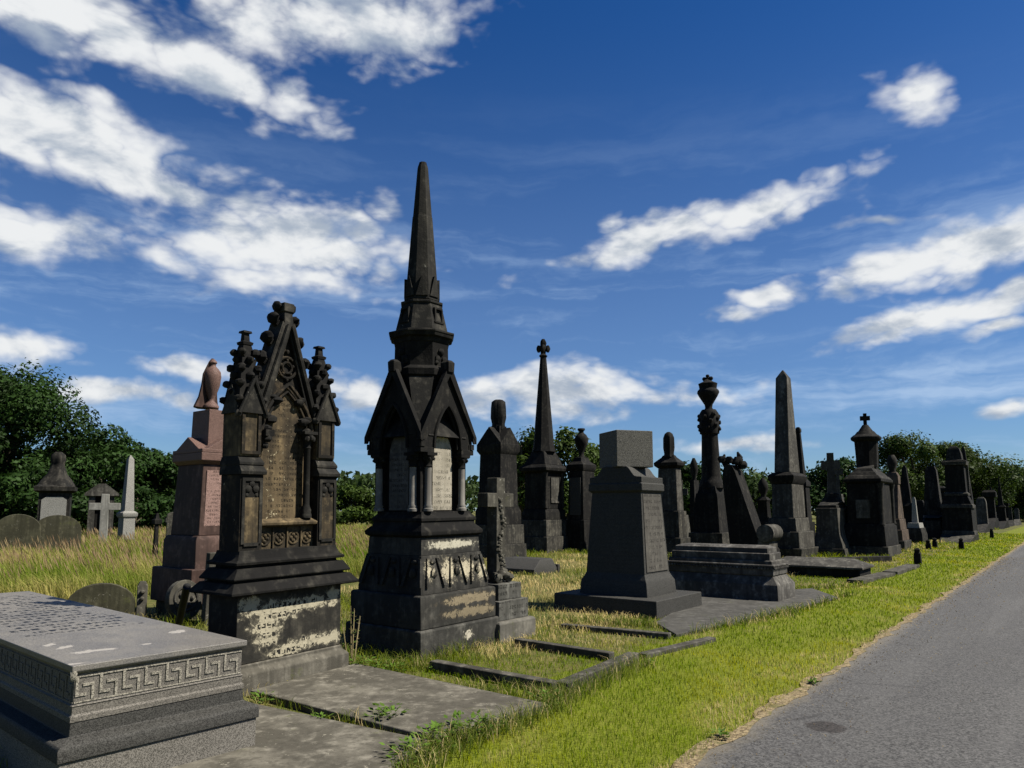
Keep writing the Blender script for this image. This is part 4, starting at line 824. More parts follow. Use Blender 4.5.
def rail(name, a, b, w, h, mat, parent=None):
    a = Vector(G(*a)); b = Vector(G(*b)); d = (b-a).normalized(); n = Vector((-d.y, d.x, 0))*w/2
    mb = MB(); mb.rings([[tuple(a-n-Vector((0, 0, .05))), tuple(b-n-Vector((0, 0, .05))), tuple(b+n-Vector((0, 0, .05))), tuple(a+n-Vector((0, 0, .05)))], [tuple(p+Vector((0, 0, h))) for p in (a-n, b-n, b+n, a+n)]])
    return mb.build(name, M[mat], parent, .012, 40)
def kerbset(label, rails):
    e = bpy.data.objects.new('grave_kerb', None); C.objects.link(e); tag(e, label, 'grave kerb')
    x, y, _ = G(*rails[0][0]); e.location = (x, y, 0)
    for a, b, w, h in rails:
        o = rail('rail', a, b, w, h, 'kerb', e); o.matrix_parent_inverse = Matrix.Translation((-x, -y, 0))
kerbset('low stone grave kerb on the mown grass right of the spired monument', [((433, 669), (556, 692), .12, .09), ((561, 692), (634, 660), .13, .085), ((517, 645), (612, 660), .11, .08)])
kerbset('low stone grave kerb between two grave plots in front of the cube pedestal', [((562, 628), (670, 638), .12, .06), ((642, 657), (712, 640), .12, .04)])
tag(rail('kerb_stone', (832, 563), (889, 561), .25, .16, 'soot2'), 'dark kerb stone lying before the crowned monument', 'kerb')
tag(rail('kerb_stone', (855, 583), (888, 575), .35, .07, 'grey'), 'pale kerb stone flush with the grass, nearer the ridged grave slab', 'kerb')
tag(rail('kerb_stone', (890, 574.5), (913, 567), .35, .08, 'grey'), 'palest kerb stone flush with the grass, farther up the row', 'kerb')
tag(rail('kerb_stone', (722, 588), (745, 590), .2, .05, 'greydark'), 'small dark broken kerb piece beside the stepped tomb', 'kerb') if False else None
for (px, py, h, lab) in ((918, 564, .42, 'short black kerb post with a knobbed top beside the pale kerb stones'), (928.5, 549, .34, 'short black kerb post, left of a close pair at the foot of the broken obelisk'), (935, 547.5, .36, 'short black kerb post, right of a close pair at the foot of the broken obelisk'), (961.5, 549, .4, 'short black kerb post before the domed monument'), (992, 538, .5, 'short black kerb post farthest along the row')):
    x, y, _ = G(px, py); w = .1
    mb = MB().loft([(-.05, -w, w, -w, w), (h-.1, -w*.85, w*.85, -w*.85, w*.85), (h-.08, -w*.6, w*.6, -w*.6, w*.6), (h, -w*.75, w*.75, -w*.75, w*.75), (h+.05, -w*.3, w*.3, -w*.3, w*.3)])
    o = mb.build('kerb_post', M['soot'], None, 0, 40, loc=(x, y, 0)); o.rotation_euler.z = rad(52); tag(o, lab, 'post', 'kerb posts along the verge')
# ================================================================== GROUND, PATH
EDGE = 2.04   # distance of the path's left edge from the camera line
def mesh_np(name, V, quads, mat, cols=None, tris=None, smooth=False):
    me = bpy.data.meshes.new(name); V = np.asarray(V, np.float32); nq = len(quads); nt = 0 if tris is None else len(tris)
    me.vertices.add(len(V)); me.vertices.foreach_set('co', V.ravel())
    idx = np.concatenate([np.asarray(quads, np.int32).ravel()]+([] if nt == 0 else [np.asarray(tris, np.int32).ravel()]))
    me.loops.add(len(idx)); me.loops.foreach_set('vertex_index', idx)
    tot = np.concatenate([np.full(nq, 4, np.int32), np.full(nt, 3, np.int32)]); start = np.concatenate([[0], np.cumsum(tot)[:-1]]).astype(np.int32)
    me.polygons.add(nq+nt); me.polygons.foreach_set('loop_start', start); me.polygons.foreach_set('loop_total', tot)
    if smooth: me.polygons.foreach_set('use_smooth', np.ones(nq+nt, bool))
    if cols is not None:
        at = me.color_attributes.new('Col', 'FLOAT_COLOR', 'POINT'); c4 = np.ones((len(V), 4), np.float32); c4[:, :3] = cols; at.data.foreach_set('color', c4.ravel())
    me.update(calc_edges=True); me.materials.append(mat)
    o = bpy.data.objects.new(name, me); C.objects.link(o); return o
class VN:  # small value noise on a lattice, for patches of grass
    def __init__(s, seed): s.t = np.random.default_rng(seed).random((256, 256))
    def one(s, x, y):
        xi = np.floor(x).astype(int); yi = np.floor(y).astype(int); fx = x-xi; fy = y-yi; fx = fx*fx*(3-2*fx); fy = fy*fy*(3-2*fy)
        g = lambda a, b: s.t[a % 256, b % 256]
        return (g(xi, yi)*(1-fx)+g(xi+1, yi)*fx)*(1-fy)+(g(xi, yi+1)*(1-fx)+g(xi+1, yi+1)*fx)*fy
    def __call__(s, x, y, f=1.0, o=3):
        v = 0; a = .5; tot = 0
        for k in range(o): v = v+a*s.one(x*f*2**k+17*k, y*f*2**k+5*k); tot += a; a *= .55
        return v/tot
N1, N2, N3 = VN(1), VN(2), VN(3)

def ground_mat():
    m, t, b = new_mat('rough_turf'); geo = t.new('ShaderNodeNewGeometry'); P = geo.outputs['Position']
    n1 = t.noise(P, .5, 6, .6); n2 = t.noise(P, 3.5, 6, .65); n3 = t.noise(P, 40, 3, .6)
    f = t.m('ADD', t.m('MULTIPLY', n1, .5), t.m('MULTIPLY', n2, .5))
    col = t.mix(t.step(f, .42, .58), (.05, .065, .014), (.16, .125, .05)); col = t.mix(t.step(n3, .4, .65), col, (.10, .115, .028))
    v = t.vm('DOT_PRODUCT', P, (EY[0], EY[1], 0))
    mown = t.m('LESS_THAN', t.m('ADD', v, t.m('MULTIPLY', n2, 1.0)), 4.6)
    col = t.mix(t.m('MULTIPLY', mown, .75), col, t.mix(n3, (.10, .13, .008), (.20, .225, .016)))
    finish(t, b, col, .95, t.m('ADD', n3, n2), .6, .03, .1); return m
def path_mat():
    m, t, b = new_mat('worn_asphalt'); geo = t.new('ShaderNodeNewGeometry'); P = geo.outputs['Position']
    vo = t.new('ShaderNodeTexVoronoi'); t.l.new(P, vo.inputs['Vector']); vo.inputs['Scale'].default_value = 75
    g = t.sep(vo.outputs['Color'])[0]; n1 = t.noise(P, 1.1, 6, .6); n2 = t.noise(P, 220, 2, .5); n3 = t.noise(P, 22, 5, .7)
    u = t.vm('DOT_PRODUCT', P, (EX[0], EX[1], 0)); v = t.vm('DOT_PRODUCT', P, (EY[0], EY[1], 0))
    col = t.mix(g, (.020, .0197, .0188), (.152, .149, .143)); col = t.mix(t.step(n2, .42, .62), t.mix(.5, col, (.05, .049, .047)), col)
    col = t.mix(t.m('MULTIPLY', t.step(n1, .35, .7), .3), col, (.065, .064, .064))
    col = t.mix(t.m('MULTIPLY', t.step(n3, .60, .75), .4), col, (.2, .195, .185))
    trk = t.noise(t.m2(u, v), 1.0, 4, .6); col = t.mix(t.m('MULTIPLY', t.step(trk, .45, .7), .14), col, (.2, .195, .185))
    ck = t.new('ShaderNodeTexVoronoi', feature='DISTANCE_TO_EDGE'); t.l.new(t.warp(P, n3, .12), ck.inputs['Vector']); ck.inputs['Scale'].default_value = .42
    crack = t.m('MULTIPLY', t.m('SUBTRACT', 1, t.step(ck.outputs['Distance'], .0015, .005)), t.step(n1, .5, .62)); col = t.mix(t.m('MULTIPLY', crack, .7), col, (.03, .029, .028))
    # tar patch
    c = G(826, 727); dx = t.m('SUBTRACT', t.sep(P)[0], c[0]); dy = t.m('SUBTRACT', t.sep(P)[1], c[1])
    d = t.m('SQRT', t.m('ADD', t.m('POWER', t.m('DIVIDE', dx, .165), 2), t.m('POWER', t.m('DIVIDE', dy, .17), 2)))
    d = t.m('ADD', d, t.m('MULTIPLY', t.noise(P, 11, 5, .7), .9)); tar = t.m('SUBTRACT', 1, t.step(d, 1.15, 1.45))
    col = t.mix(t.m('MULTIPLY', tar, .85), col, t.mix(g, (.010, .009, .008), (.045, .037, .033)))
    # grit and straw dust near the verge
    e = t.m('ADD', t.m('SUBTRACT', EDGE, v), t.m('MULTIPLY', t.noise(P, 5, 5, .7), -.35)); col = t.mix(t.m('MULTIPLY', t.m('SUBTRACT', 1, t.step(e, -.18, .03)), .6), col, (.19, .165, .12))
    finish(t, b, col, .9, t.m('ADD', g, n2), .45, .006, .25); return m
def straw_mat():
    m, t, b = new_mat('dry_edge'); geo = t.new('ShaderNodeNewGeometry'); P = geo.outputs['Position']
    n = t.noise(P, 26, 5, .7); n2 = t.noise(P, 6, 4, .6)
    col = t.mix(t.step(n, .35, .65), (.10, .075, .045), (.34, .27, .155)); col = t.mix(t.step(n2, .5, .65), col, (.13, .12, .05))
    finish(t, b, col, .95, n, .7, .02, .1); return m
gm = ground_mat()
# one sheet to the horizon with gentle unevenness
u_ = np.concatenate([[-600, -200, -60], np.arange(-20, 60, 1.0), [70, 90, 120, 170, 250, 400, 900]]); v_ = np.concatenate([[-400, -100, -30], np.arange(-8, 30, 1.0), [34, 40, 50, 65, 90, 130, 200, 400, 900]])
UU, VV = np.meshgrid(u_, v_, indexing='ij'); V = np.stack([UU*EX[0]+VV*EY[0], UU*EX[1]+VV*EY[1], -.012+.0*UU], -1).reshape(-1, 3)
nu, nv = len(u_), len(v_); I = np.arange(nu*nv).reshape(nu, nv); q = np.stack([I[:-1, :-1], I[1:, :-1], I[1:, 1:], I[:-1, 1:]], -1).reshape(-1, 4)
o = mesh_np('ground', V, q[:, ::-1], gm); tag(o, 'rough turf of the burial ground', None, None, 'structure')
# path
us = np.concatenate([np.arange(-4, 30, .12), np.arange(30, 140, 2.0)])
def edge_v(u): return EDGE+.10*(N1(u, u*0, .8, 3)-.5)+.07*(N2(u, u*0, 5, 2)-.5)
L = edge_v(us); R = -3.2+.1*(N3(us, us*0, .8)-.5)
V = np.concatenate([np.stack([us*EX[0]+L*EY[0], us*EX[1]+L*EY[1], 0*us], -1), np.stack([us*EX[0]+R*EY[0], us*EX[1]+R*EY[1], 0*us], -1)]); n = len(us); k = np.arange(n-1)
o = mesh_np('path', V, np.stack([k+n, k+n+1, k+1, k], -1), path_mat()); tag(o, 'grey asphalt path', None, None, 'structure')
# dry debris along the edge
L2 = L+.02+.22*np.clip(N3(us, us*0, 2.2, 4)-.35, 0, 1); R2 = L-.02-.16*np.clip(N2(us+9, us*0, 4.5, 4)-.35, 0, 1)
V = np.concatenate([np.stack([us*EX[0]+L2*EY[0], us*EX[1]+L2*EY[1], 0*us+.004], -1), np.stack([us*EX[0]+R2*EY[0], us*EX[1]+R2*EY[1], 0*us+.004], -1)])
o = mesh_np('dry_verge', V, np.stack([k+n, k+n+1, k+1, k], -1), straw_mat()); tag(o, 'strip of dry straw and dirt along the path', None, None, 'structure')
# ================================================================== GRASS AND TREES
def leafmat(name, trans=.35, rough=.6):
    m, t, b = new_mat(name); at = t.new('ShaderNodeAttribute', attribute_name='Col')
    b.inputs['Roughness'].default_value = rough; b.inputs['Specular IOR Level'].default_value = .06
    ac = t.new_scale(at.outputs['Color']); t.l.new(ac, b.inputs['Base Color'])
    tr = t.new('ShaderNodeBsdfTranslucent'); hs = t.new('ShaderNodeHueSaturation'); hs.inputs['Value'].default_value = 1.25; hs.inputs['Saturation'].default_value = 1.1
    t.l.new(ac, hs.inputs['Color']); t.l.new(hs.outputs[0], tr.inputs['Color'])
    mx = t.new('ShaderNodeMixShader'); mx.inputs[0].default_value = trans
    t.l.new(b.outputs[0], mx.inputs[1]); t.l.new(tr.outputs[0], mx.inputs[2]); t.l.new(mx.outputs[0], t.n['Material Output'].inputs['Surface']); return m
GRASS = leafmat('grass_blades', .42, .6); LEAF = leafmat('leaves', .22, .55)
def blades(name, P, h, w, lean, col, label, bend=.5, leandir=None):
    """P (n,2), h,w,lean arrays (lean = sideways reach as a share of the height)"""
    n = len(P); a = RNG.random(n)*2*np.pi; d = RNG.random(n)*2*np.pi if leandir is None else leandir+RNG.normal(0, .7, n)
    wx, wy = np.cos(a)*w/2, np.sin(a)*w/2; lx, ly = np.cos(d)*lean*h, np.sin(d)*lean*h
    z0 = np.full(n, -.015)
    b0 = np.stack([P[:, 0]-wx, P[:, 1]-wy, z0], -1); b1 = np.stack([P[:, 0]+wx, P[:, 1]+wy, z0], -1)
    mx, my, mz = P[:, 0]+lx*.35, P[:, 1]+ly*.35, h*.58
    m0 = np.stack([mx-wx*.8, my-wy*.8, mz], -1); m1 = np.stack([mx+wx*.8, my+wy*.8, mz], -1)
    tp = np.stack([P[:, 0]+lx, P[:, 1]+ly, h*(1-.25*np.minimum(lean, 1.5))], -1)
    V = np.stack([b0, b1, m0, m1, tp], 1).reshape(-1, 3); k = np.arange(n)*5
    q = np.stack([k, k+1, k+3, k+2], -1); tr = np.stack([k+2, k+3, k+4], -1)
    o = mesh_np(name, V, q, GRASS, np.repeat(col, 5, 0), tr); tag(o, label, None, None, 'stuff'); return o
def fan(n, d0, d1, px0, px1, p=1.0):
    """points seen between picture columns px0..px1, d0..d1 metres away, density falling with distance"""
    r = (d0**(2-p)+RNG.random(n)*(d1**(2-p)-d0**(2-p)))**(1/(2-p)) if p != 2 else d0*(d1/d0)**RNG.random(n)
    az = np.arctan((px0-512)/F*.99)+RNG.random(n)*(np.arctan((px1-512)/F*.99)-np.arctan((px0-512)/F*.99))
    return np.stack([np.sin(az)*r, np.cos(az)*r], -1)
def uv(P): return P[:, 0]*EX[0]+P[:, 1]*EX[1], P[:, 0]*EY[0]+P[:, 1]*EY[1]
# footprints where nothing grows
def rect_mask(P):
    ok = np.ones(len(P), bool)
    for o in list(C.objects):
        if o.type == 'EMPTY' and o.get('category') not in ('grave kerb', None):
            for ch in o.children[:2]:
                bb = np.array([tuple(v) for v in ch.bound_box]); lo, hi = bb.min(0), bb.max(0)
                if lo[2] > .1: continue
                c, s_ = math.cos(o.rotation_euler.z), math.sin(o.rotation_euler.z); dx = P[:, 0]-o.location.x; dy = P[:, 1]-o.location.y
                x = c*dx+s_*dy; y = -s_*dx+c*dy
                ok &= ~((x > lo[0]+.0) & (x < hi[0]-.0) & (y > lo[1]+.0) & (y < hi[1]-.0))
        if o.type == 'MESH' and o.parent is None and o.get('category') in ('grave slab', 'paving', 'kerb'):
            vs = [v.co for v in o.data.vertices]; poly = [(v.x, v.y) for v in vs[len(vs)//2:]]
            if o.get('category') == 'paving': poly = [(p[0]*1.0, p[1]) for p in poly]
            ins = np.zeros(len(P), bool); n = len(poly)
            for i in range(n):
                x0, y0 = poly[i]; x1, y1 = poly[(i+1) % n]
                c = ((y0 > P[:, 1]) != (y1 > P[:, 1])); xx = (x1-x0)*(P[:, 1]-y0)/((y1-y0) if y1 != y0 else 1e-9)+x0; ins ^= c & (P[:, 0] < xx)
            ok &= ~ins
    return ok
DRYZ = [(545, 588, 1.7), (520, 606, .9), (565, 622, .7), (600, 640, .5), (500, 648, .5), (700, 632, .7), (765, 622, .6), (835, 586, .9), (575, 566, 1.2), (640, 634, .5), (140, 606, .8), (470, 560, 1.5), (548, 655, .5)]
def drywish(P):
    b = np.zeros(len(P))
    for px, py, r in DRYZ:
        x, y, _ = G(px, py); b = np.maximum(b, np.exp(-((P[:, 0]-x)**2+(P[:, 1]-y)**2)/r**2))
    return b
def lerp(a, b, f): return np.array(a)[None]*(1-f[:, None])+np.array(b)[None]*f[:, None]
GRN = (.185, .262, .005); YEL = (.37, .375, .016); DRY = (.62, .50, .24); DRK = (.06, .11, .014)
# --- mown verge
P = fan(250000, 4.2, 60, 330, 1080, 1.75); u, v = uv(P)
P = P[(v > EDGE+.02) & (v < 5.4+1.2*N1(u, v, .4))]; P = P[rect_mask(P)]; u, v = uv(P); d = np.hypot(P[:, 0], P[:, 1])
nz = N1(u, v, .9, 4); nz2 = N2(u, v, 2.6, 3); ed = np.clip((EDGE+.55-v)/.5, 0, 1)
f = np.clip((nz-.46)*4, 0, 1); col = lerp(GRN, YEL, f)
dry = np.clip((nz2*.6+nz*.4-.60+.17*ed+.10*np.clip((v-3.9), 0, 1)+.25*drywish(P))*6, 0, 1); dry = dry*(RNG.random(len(P)) < .7); cc = np.array(DRY)[None]; col = col*(1-dry[:, None])+cc*dry[:, None]
dk = (RNG.random(len(P)) < .10+.25*np.clip(N3(u, v, 1.6)-.5, 0, 1)); col[dk] = np.array(DRK)[None]*RNG.uniform(.8, 1.6, (dk.sum(), 1))
col *= RNG.uniform(.7, 1.25, (len(P), 1))
h = (.014+.022*RNG.random(len(P))+.06*np.clip(N3(u, v, 1.3)-.52, 0, 1)*np.clip((v-3.2), 0, 1))*(1+.02*d)
blades('mown_grass', P, h, np.maximum(.0035, .00062*d), RNG.uniform(.2, 1.2, len(P)), col, 'mown grass verge along the path')
# --- rough short grass between the graves
P = fan(190000, 5.5, 75, -60, 1080, 1.6); u, v = uv(P)
P = P[(v > 4.6+1.0*N1(u, v, .4)) & ~((P[:, 0]/P[:, 1] < -.17) & (v > 12))]; P = P[rect_mask(P)]; u, v = uv(P); d = np.hypot(P[:, 0], P[:, 1])
nz = N2(u, v, .7, 4); f = np.clip((nz-.42+.4*drywish(P))*4.5, 0, 1); col = lerp((.17, .205, .018), (.66, .53, .24), f); col *= RNG.uniform(.65, 1.3, (len(P), 1))
dk = RNG.random(len(P)) < .12; col[dk] = np.array(DRK)[None]*1.4
h = (.05+.10*RNG.random(len(P))+.12*np.clip(N3(u, v, 1.1)-.5, 0, 1)*2)*(1+.012*d)*(1-.35*f)
blades('rough_grass', P, h, np.maximum(.004, .0007*d), RNG.uniform(.3, 1.3, len(P)), col, 'rough sunburnt grass between the graves')
# --- tall meadow on the left
P = fan(120000, 10.6, 60, -170, 375, 1.5); u, v = uv(P)
P = P[(v > 13.2+1.2*N1(u, v, .5))]; P = P[rect_mask(P)]; u, v = uv(P); d = np.hypot(P[:, 0], P[:, 1])
nz = N1(u, v, .6, 4); f = np.clip((nz-.49)*3.4+RNG.normal(.1, .26, len(P)), 0, 1); col = lerp((.135, .20, .016), (.42, .37, .12), f); col *= RNG.uniform(.6, 1.3, (len(P), 1))
h = (.32+.34*RNG.random(len(P)))*(.6+.85*N2(u, v, .7))
blades('meadow_grass', P, h, np.maximum(.005, .0006*d), RNG.uniform(.2, .9, len(P)), col, 'tall seeding meadow grass on the left', leandir=np.pi)
n = 9000; P = fan(n, 11, 45, -170, 375, 1.5); u, v = uv(P); P = P[v > 13.6]; u, v = uv(P); P = P[rect_mask(P)]; d = np.hypot(P[:, 0], P[:, 1]); n = len(P)
# seed heads: short thick strokes at the top of long stems
hh = .5+.35*RNG.random(n); w = np.maximum(.012, .0009*d); dr = np.pi+RNG.normal(0, .6, n); lx = np.cos(dr)*.16; ly = np.sin(dr)*.1
s0 = np.stack([P[:, 0]+lx*.4, P[:, 1]+ly*.4, hh*.72], -1); s1 = np.stack([P[:, 0]+lx, P[:, 1]+ly, hh], -1); a = RNG.random(n)*np.pi; wv = np.stack([np.cos(a)*w/2, np.sin(a)*w/2, 0*a], -1)
mid = (s0+s1)/2; V = np.stack([s0, mid-wv, s1, mid+wv], 1).reshape(-1, 3); k = np.arange(n)*4
col = lerp((.36, .27, .14), (.24, .15, .09), RNG.random(n)); o = mesh_np('seed_heads', V, np.stack([k, k+1, k+2, k+3], -1), GRASS, np.repeat(col, 4, 0)); tag(o, 'seed heads of the meadow grass', None, None, 'stuff')
# --- tufts and weeds against the stones
def tuft(pts, n, h, spread, dark=.5):
    L = []
    for (px, py, k) in pts:
        x, y, _ = G(px, py); m = int(n*k); L.append(np.stack([x+RNG.normal(0, spread*k**.5, m), y+RNG.normal(0, spread*k**.5, m)], -1))
    return np.concatenate(L)
line = lambda a, b, n, k=1: [(a[0]+(b[0]-a[0])*i/(n-1), a[1]+(b[1]-a[1])*i/(n-1), k) for i in range(n)]
pts = line((552, 706), (440, 748), 16)+line((345, 668), (420, 668), 7, .6)+line((420, 668), (505, 634), 8, .5)+line((556, 700), (640, 665), 10, .9)+line((555, 622), (655, 626), 9, .7)+line((690, 632), (790, 613), 12, .8)+line((790, 613), (845, 596), 6, .7)+line((300, 727), (345, 722), 3, .4)+line((372, 724), (400, 727), 4, .8)+line((440, 690), (560, 700), 10, .6)+line((560, 585), (596, 578), 4, .8)+line((430, 750), (410, 775), 5)+line((800, 590), (860, 586), 5, .5)+line((570, 552), (600, 552), 5, .8)
P = tuft(pts, 110, .15, .11); P = P[rect_mask(P)]; n = len(P); d = np.hypot(P[:, 0], P[:, 1])
col = lerp((.075, .125, .015), (.25, .27, .06), np.clip(RNG.normal(.35, .3, n), 0, 1)); dd = RNG.random(n) < .15; col[dd] = DRY
blades('grass_tufts', P, (.06+.14*RNG.random(n)**1.5), np.maximum(.005, .0007*d), RNG.uniform(.2, 1.2, n), col, 'uncut tufts along the kerbs and stone edges')
# broad-leaved weeds
L, Cc = [], []
for (px, py, k) in [(385, 722, 1.0), (392, 719, .8), (440, 742, 1), (455, 738, 1.2), (470, 735, 1.2), (485, 730, 1), (425, 752, 1.2), (410, 760, 1.2), (350, 665, .8), (362, 668, .9), (378, 670, .9), (395, 672, .8), (262, 703, .7), (322, 722, .5), (545, 705, 1), (435, 670, .6), (722, 738, .45), (815, 684, .4), (650, 664, .4)]:
    x, y, _ = G(px, py)
    for i in range(int(60*k)):
        a = random.random()*6.283; r = random.random()**.6*.16*k; c = Vector((x+r*math.cos(a), y+r*math.sin(a), random.uniform(.01, .11*k))); s = random.uniform(.018, .04)
        d1 = Vector((math.cos(a), math.sin(a), random.uniform(-.1, .7))).normalized(); d2 = Vector((-math.sin(a), math.cos(a), random.uniform(-.4, .4))).normalized()
        L += [c-d1*s*.7, c+d2*s*.45, c+d1*s, c-d2*s*.45]; g = random.uniform(.6, 1.4); Cc += [(.085*g, .15*g, .022*g)]*4
k = np.arange(len(L)//4)*4; o = mesh_np('leafy_weeds', np.array([tuple(v) for v in L]), np.stack([k, k+1, k+2, k+3], -1), LEAF, np.array(Cc)); tag(o, 'low broad-leaved weeds in the joints of the slabs', None, None, 'stuff')
# stalky weed between the two big monuments
def weed():
    x, y, _ = G(352, 664); mb = MB(); L, Cc = [], []
    for j in range(9):
        dx, dy, hgt = random.uniform(-.22, .12), random.uniform(-.12, .12), random.uniform(.3, .72)
        pts_ = [(dx*.3, dy*.3, -.02), (dx*.7, dy*.7, hgt*.5), (dx*1.1, dy*1.1, hgt)]; mb.tube(pts_, [.006, .005, .002], 5)
        for i in range(9):
            t_ = random.uniform(.25, 1); a = random.random()*6.283; c = Vector((dx*1.1*t_, dy*1.1*t_, hgt*t_)); s = random.uniform(.025, .05); d1 = Vector((math.cos(a), math.sin(a), random.uniform(-.3, .5))).normalized(); d2 = d1.cross(Vector((0, 0, 1))).normalized()
            L += [c, c+d1*s*.5+d2*s*.25, c+d1*s, c+d1*s*.5-d2*s*.25]; Cc += [random.choice([(.10, .16, .03), (.25, .22, .09), (.15, .17, .05)])]*4
    e = bpy.data.objects.new('weed_plant', None); C.objects.link(e); e.location = (x, y, 0); tag(e, 'straggly tall weed growing between the Gothic headstone and the spired monument', 'plant')
    m_, t_, b_ = new_mat('dry_stem'); b_.inputs['Base Color'].default_value = (.24, .19, .09, 1); mb.build('stem', m_, e, 0, 60)
    k = np.arange(len(L)//4)*4; o = mesh_np('foliage', np.array([tuple(v) for v in L]), np.stack([k, k+1, k+2, k+3], -1), LEAF, np.array(Cc)); o.parent = e
weed()
# straw litter lying at the path's edge
P = fan(26000, 4.4, 40, 600, 1080, 1.7); u, v = uv(P); k = np.abs(v-EDGE-.03-.1*(N1(u, u*0, .8)-.5)) < (.04+.13*N3(u, v*0, 1.5)*RNG.random(len(P))); P = P[k]; n = len(P); d = np.hypot(P[:, 0], P[:, 1])
col = lerp((.50, .40, .22), (.24, .17, .09), RNG.random(n)); blades('straw_litter', P, .02+.03*RNG.random(n), np.maximum(.004, .0007*d), RNG.uniform(1, 3.2, n), col, 'dead straw lying along the path edge')
# bits of straw, dead leaves and grit blown on to the path
n = 1500; uu = RNG.uniform(2.5, 30, n)**1.0; vv = EDGE-.04-RNG.exponential(.28, n); P = np.stack([uu*EX[0]+vv*EY[0], uu*EX[1]+vv*EY[1]], -1); k = vv > -1.5; P = P[k]; n = len(P); d = np.hypot(P[:, 0], P[:, 1])
col = lerp((.40, .32, .18), (.10, .07, .04), RNG.random(n)); blades('path_litter', P, .008+.012*RNG.random(n), np.maximum(.005, .0008*d)*RNG.uniform(.7, 1.8, n), RNG.uniform(.5, 3.5, n), col, 'bits of straw and dead leaf on the path')
# daisies and a leaf: pale specks in the verge
# ---------------------------------------------------------------- trees
BARK, bt, bb = new_mat('bark'); btc = bt.new('ShaderNodeTexCoord'); bn = bt.noise(bt.scl(btc.outputs['Object'], (3, 3, .7)), 3, 6, .7); finish(bt, bb, bt.mix(bn, (.03, .024, .018), (.12, .095, .07)), .95, bn, .8, .05)
def tree(name, label, px, D, top, wpx, n=9000, leaf=.2, hue=0, base=.15, seed=0, group=None, flat=1.0, lobes=26):
    rg = np.random.default_rng(seed+100); x = (px-512)/F*D; Ht = ZH(x, D, top); R = wpx*1.22*D/F/2; Ht *= 1.0
    z0 = Ht*base; cz = (z0+Ht)/2; rz = (Ht-z0)/2
    e = bpy.data.objects.new(name, None); C.objects.link(e); e.location = (x, D, 0); tag(e, label, 'tree' if 'tree' in name else 'bush', group)
    # trunk and limbs
    mb = MB(); r0 = .03*Ht+.06; tw = rg.normal(0, .12, 3)*R
    mb.tube([(0, 0, -.2), (tw[0]*.4, tw[1]*.4, Ht*.2), (tw[0], tw[1], Ht*.45), (tw[0]*.6, tw[1]*1.2, Ht*.8)], [r0*1.3, r0, r0*.7, r0*.2], 8)
    cent = []
    for i in range(lobes):
        a = rg.random()*2*np.pi; s = rg.uniform(-.95, 1); k = math.sqrt(max(0, 1-s*s))*rg.uniform(.55, .9)
        lob = rg.uniform(.24, .42); cent.append((R*k*math.cos(a)*.95, R*k*math.sin(a)*.95, cz+rz*s*(1-lob*.55), R*lob, lob*rz*rg.uniform(.7, 1.0)))
    for c in cent[:9]:
        mb.tube([(tw[0]*.5, tw[1]*.5, max(.2, min(c[2]*.55, Ht*.5))), (c[0]*.5, c[1]*.5, c[2]*.8), (c[0]*.9, c[1]*.9, c[2])], [r0*.45, r0*.28, r0*.08], 6)
    mb.build('trunk', BARK, e, 0, 60)
    ci = rg.integers(0, lobes, n); cA = np.array(cent)[ci]
    th = rg.random(n)*2*np.pi; sz = rg.uniform(-1, 1, n); rr = rg.beta(5, 1.3, n)*(1+.22*np.sin(th*3+ci)+.12*np.sin(th*7+sz*9+ci*2)); k = np.sqrt(1-sz*sz)
    dr = np.stack([k*np.cos(th), k*np.sin(th), sz], -1)
    Pp = np.stack([cA[:, 0]+dr[:, 0]*cA[:, 3]*rr, cA[:, 1]+dr[:, 1]*cA[:, 3]*rr, cA[:, 2]+dr[:, 2]*cA[:, 4]*rr], -1); Pp[:, 2] = np.maximum(Pp[:, 2], .15)
    nn = dr+rg.normal(0, .55, (n, 3)); nn[:, 2] += .35; nn /= np.linalg.norm(nn, axis=1)[:, None]
    t1 = np.cross(nn, rg.normal(0, 1, (n, 3))); t1 /= np.linalg.norm(t1, axis=1)[:, None]; t2 = np.cross(nn, t1)
    s = leaf*rg.uniform(.55, 1.35, (n, 1)); V = np.stack([Pp-t1*s, Pp-t2*s*.55+nn*s*.15, Pp+t1*s, Pp+t2*s*.55+nn*s*.15], 1).reshape(-1, 3); kk = np.arange(n)*4
    tone = np.array([(.023, .048, .011), (.045, .072, .014), (.034, .058, .015)][hue]); lobe_tone = rg.uniform(.7, 1.35, lobes)[ci][:, None]
    col = tone[None]*lobe_tone*rg.uniform(.7, 1.35, (n, 1))
    o = mesh_np('crown', V, np.stack([kk, kk+1, kk+2, kk+3], -1), LEAF, np.repeat(col, 4, 0)); o.parent = e; return e
T = 'trees behind the burial ground'
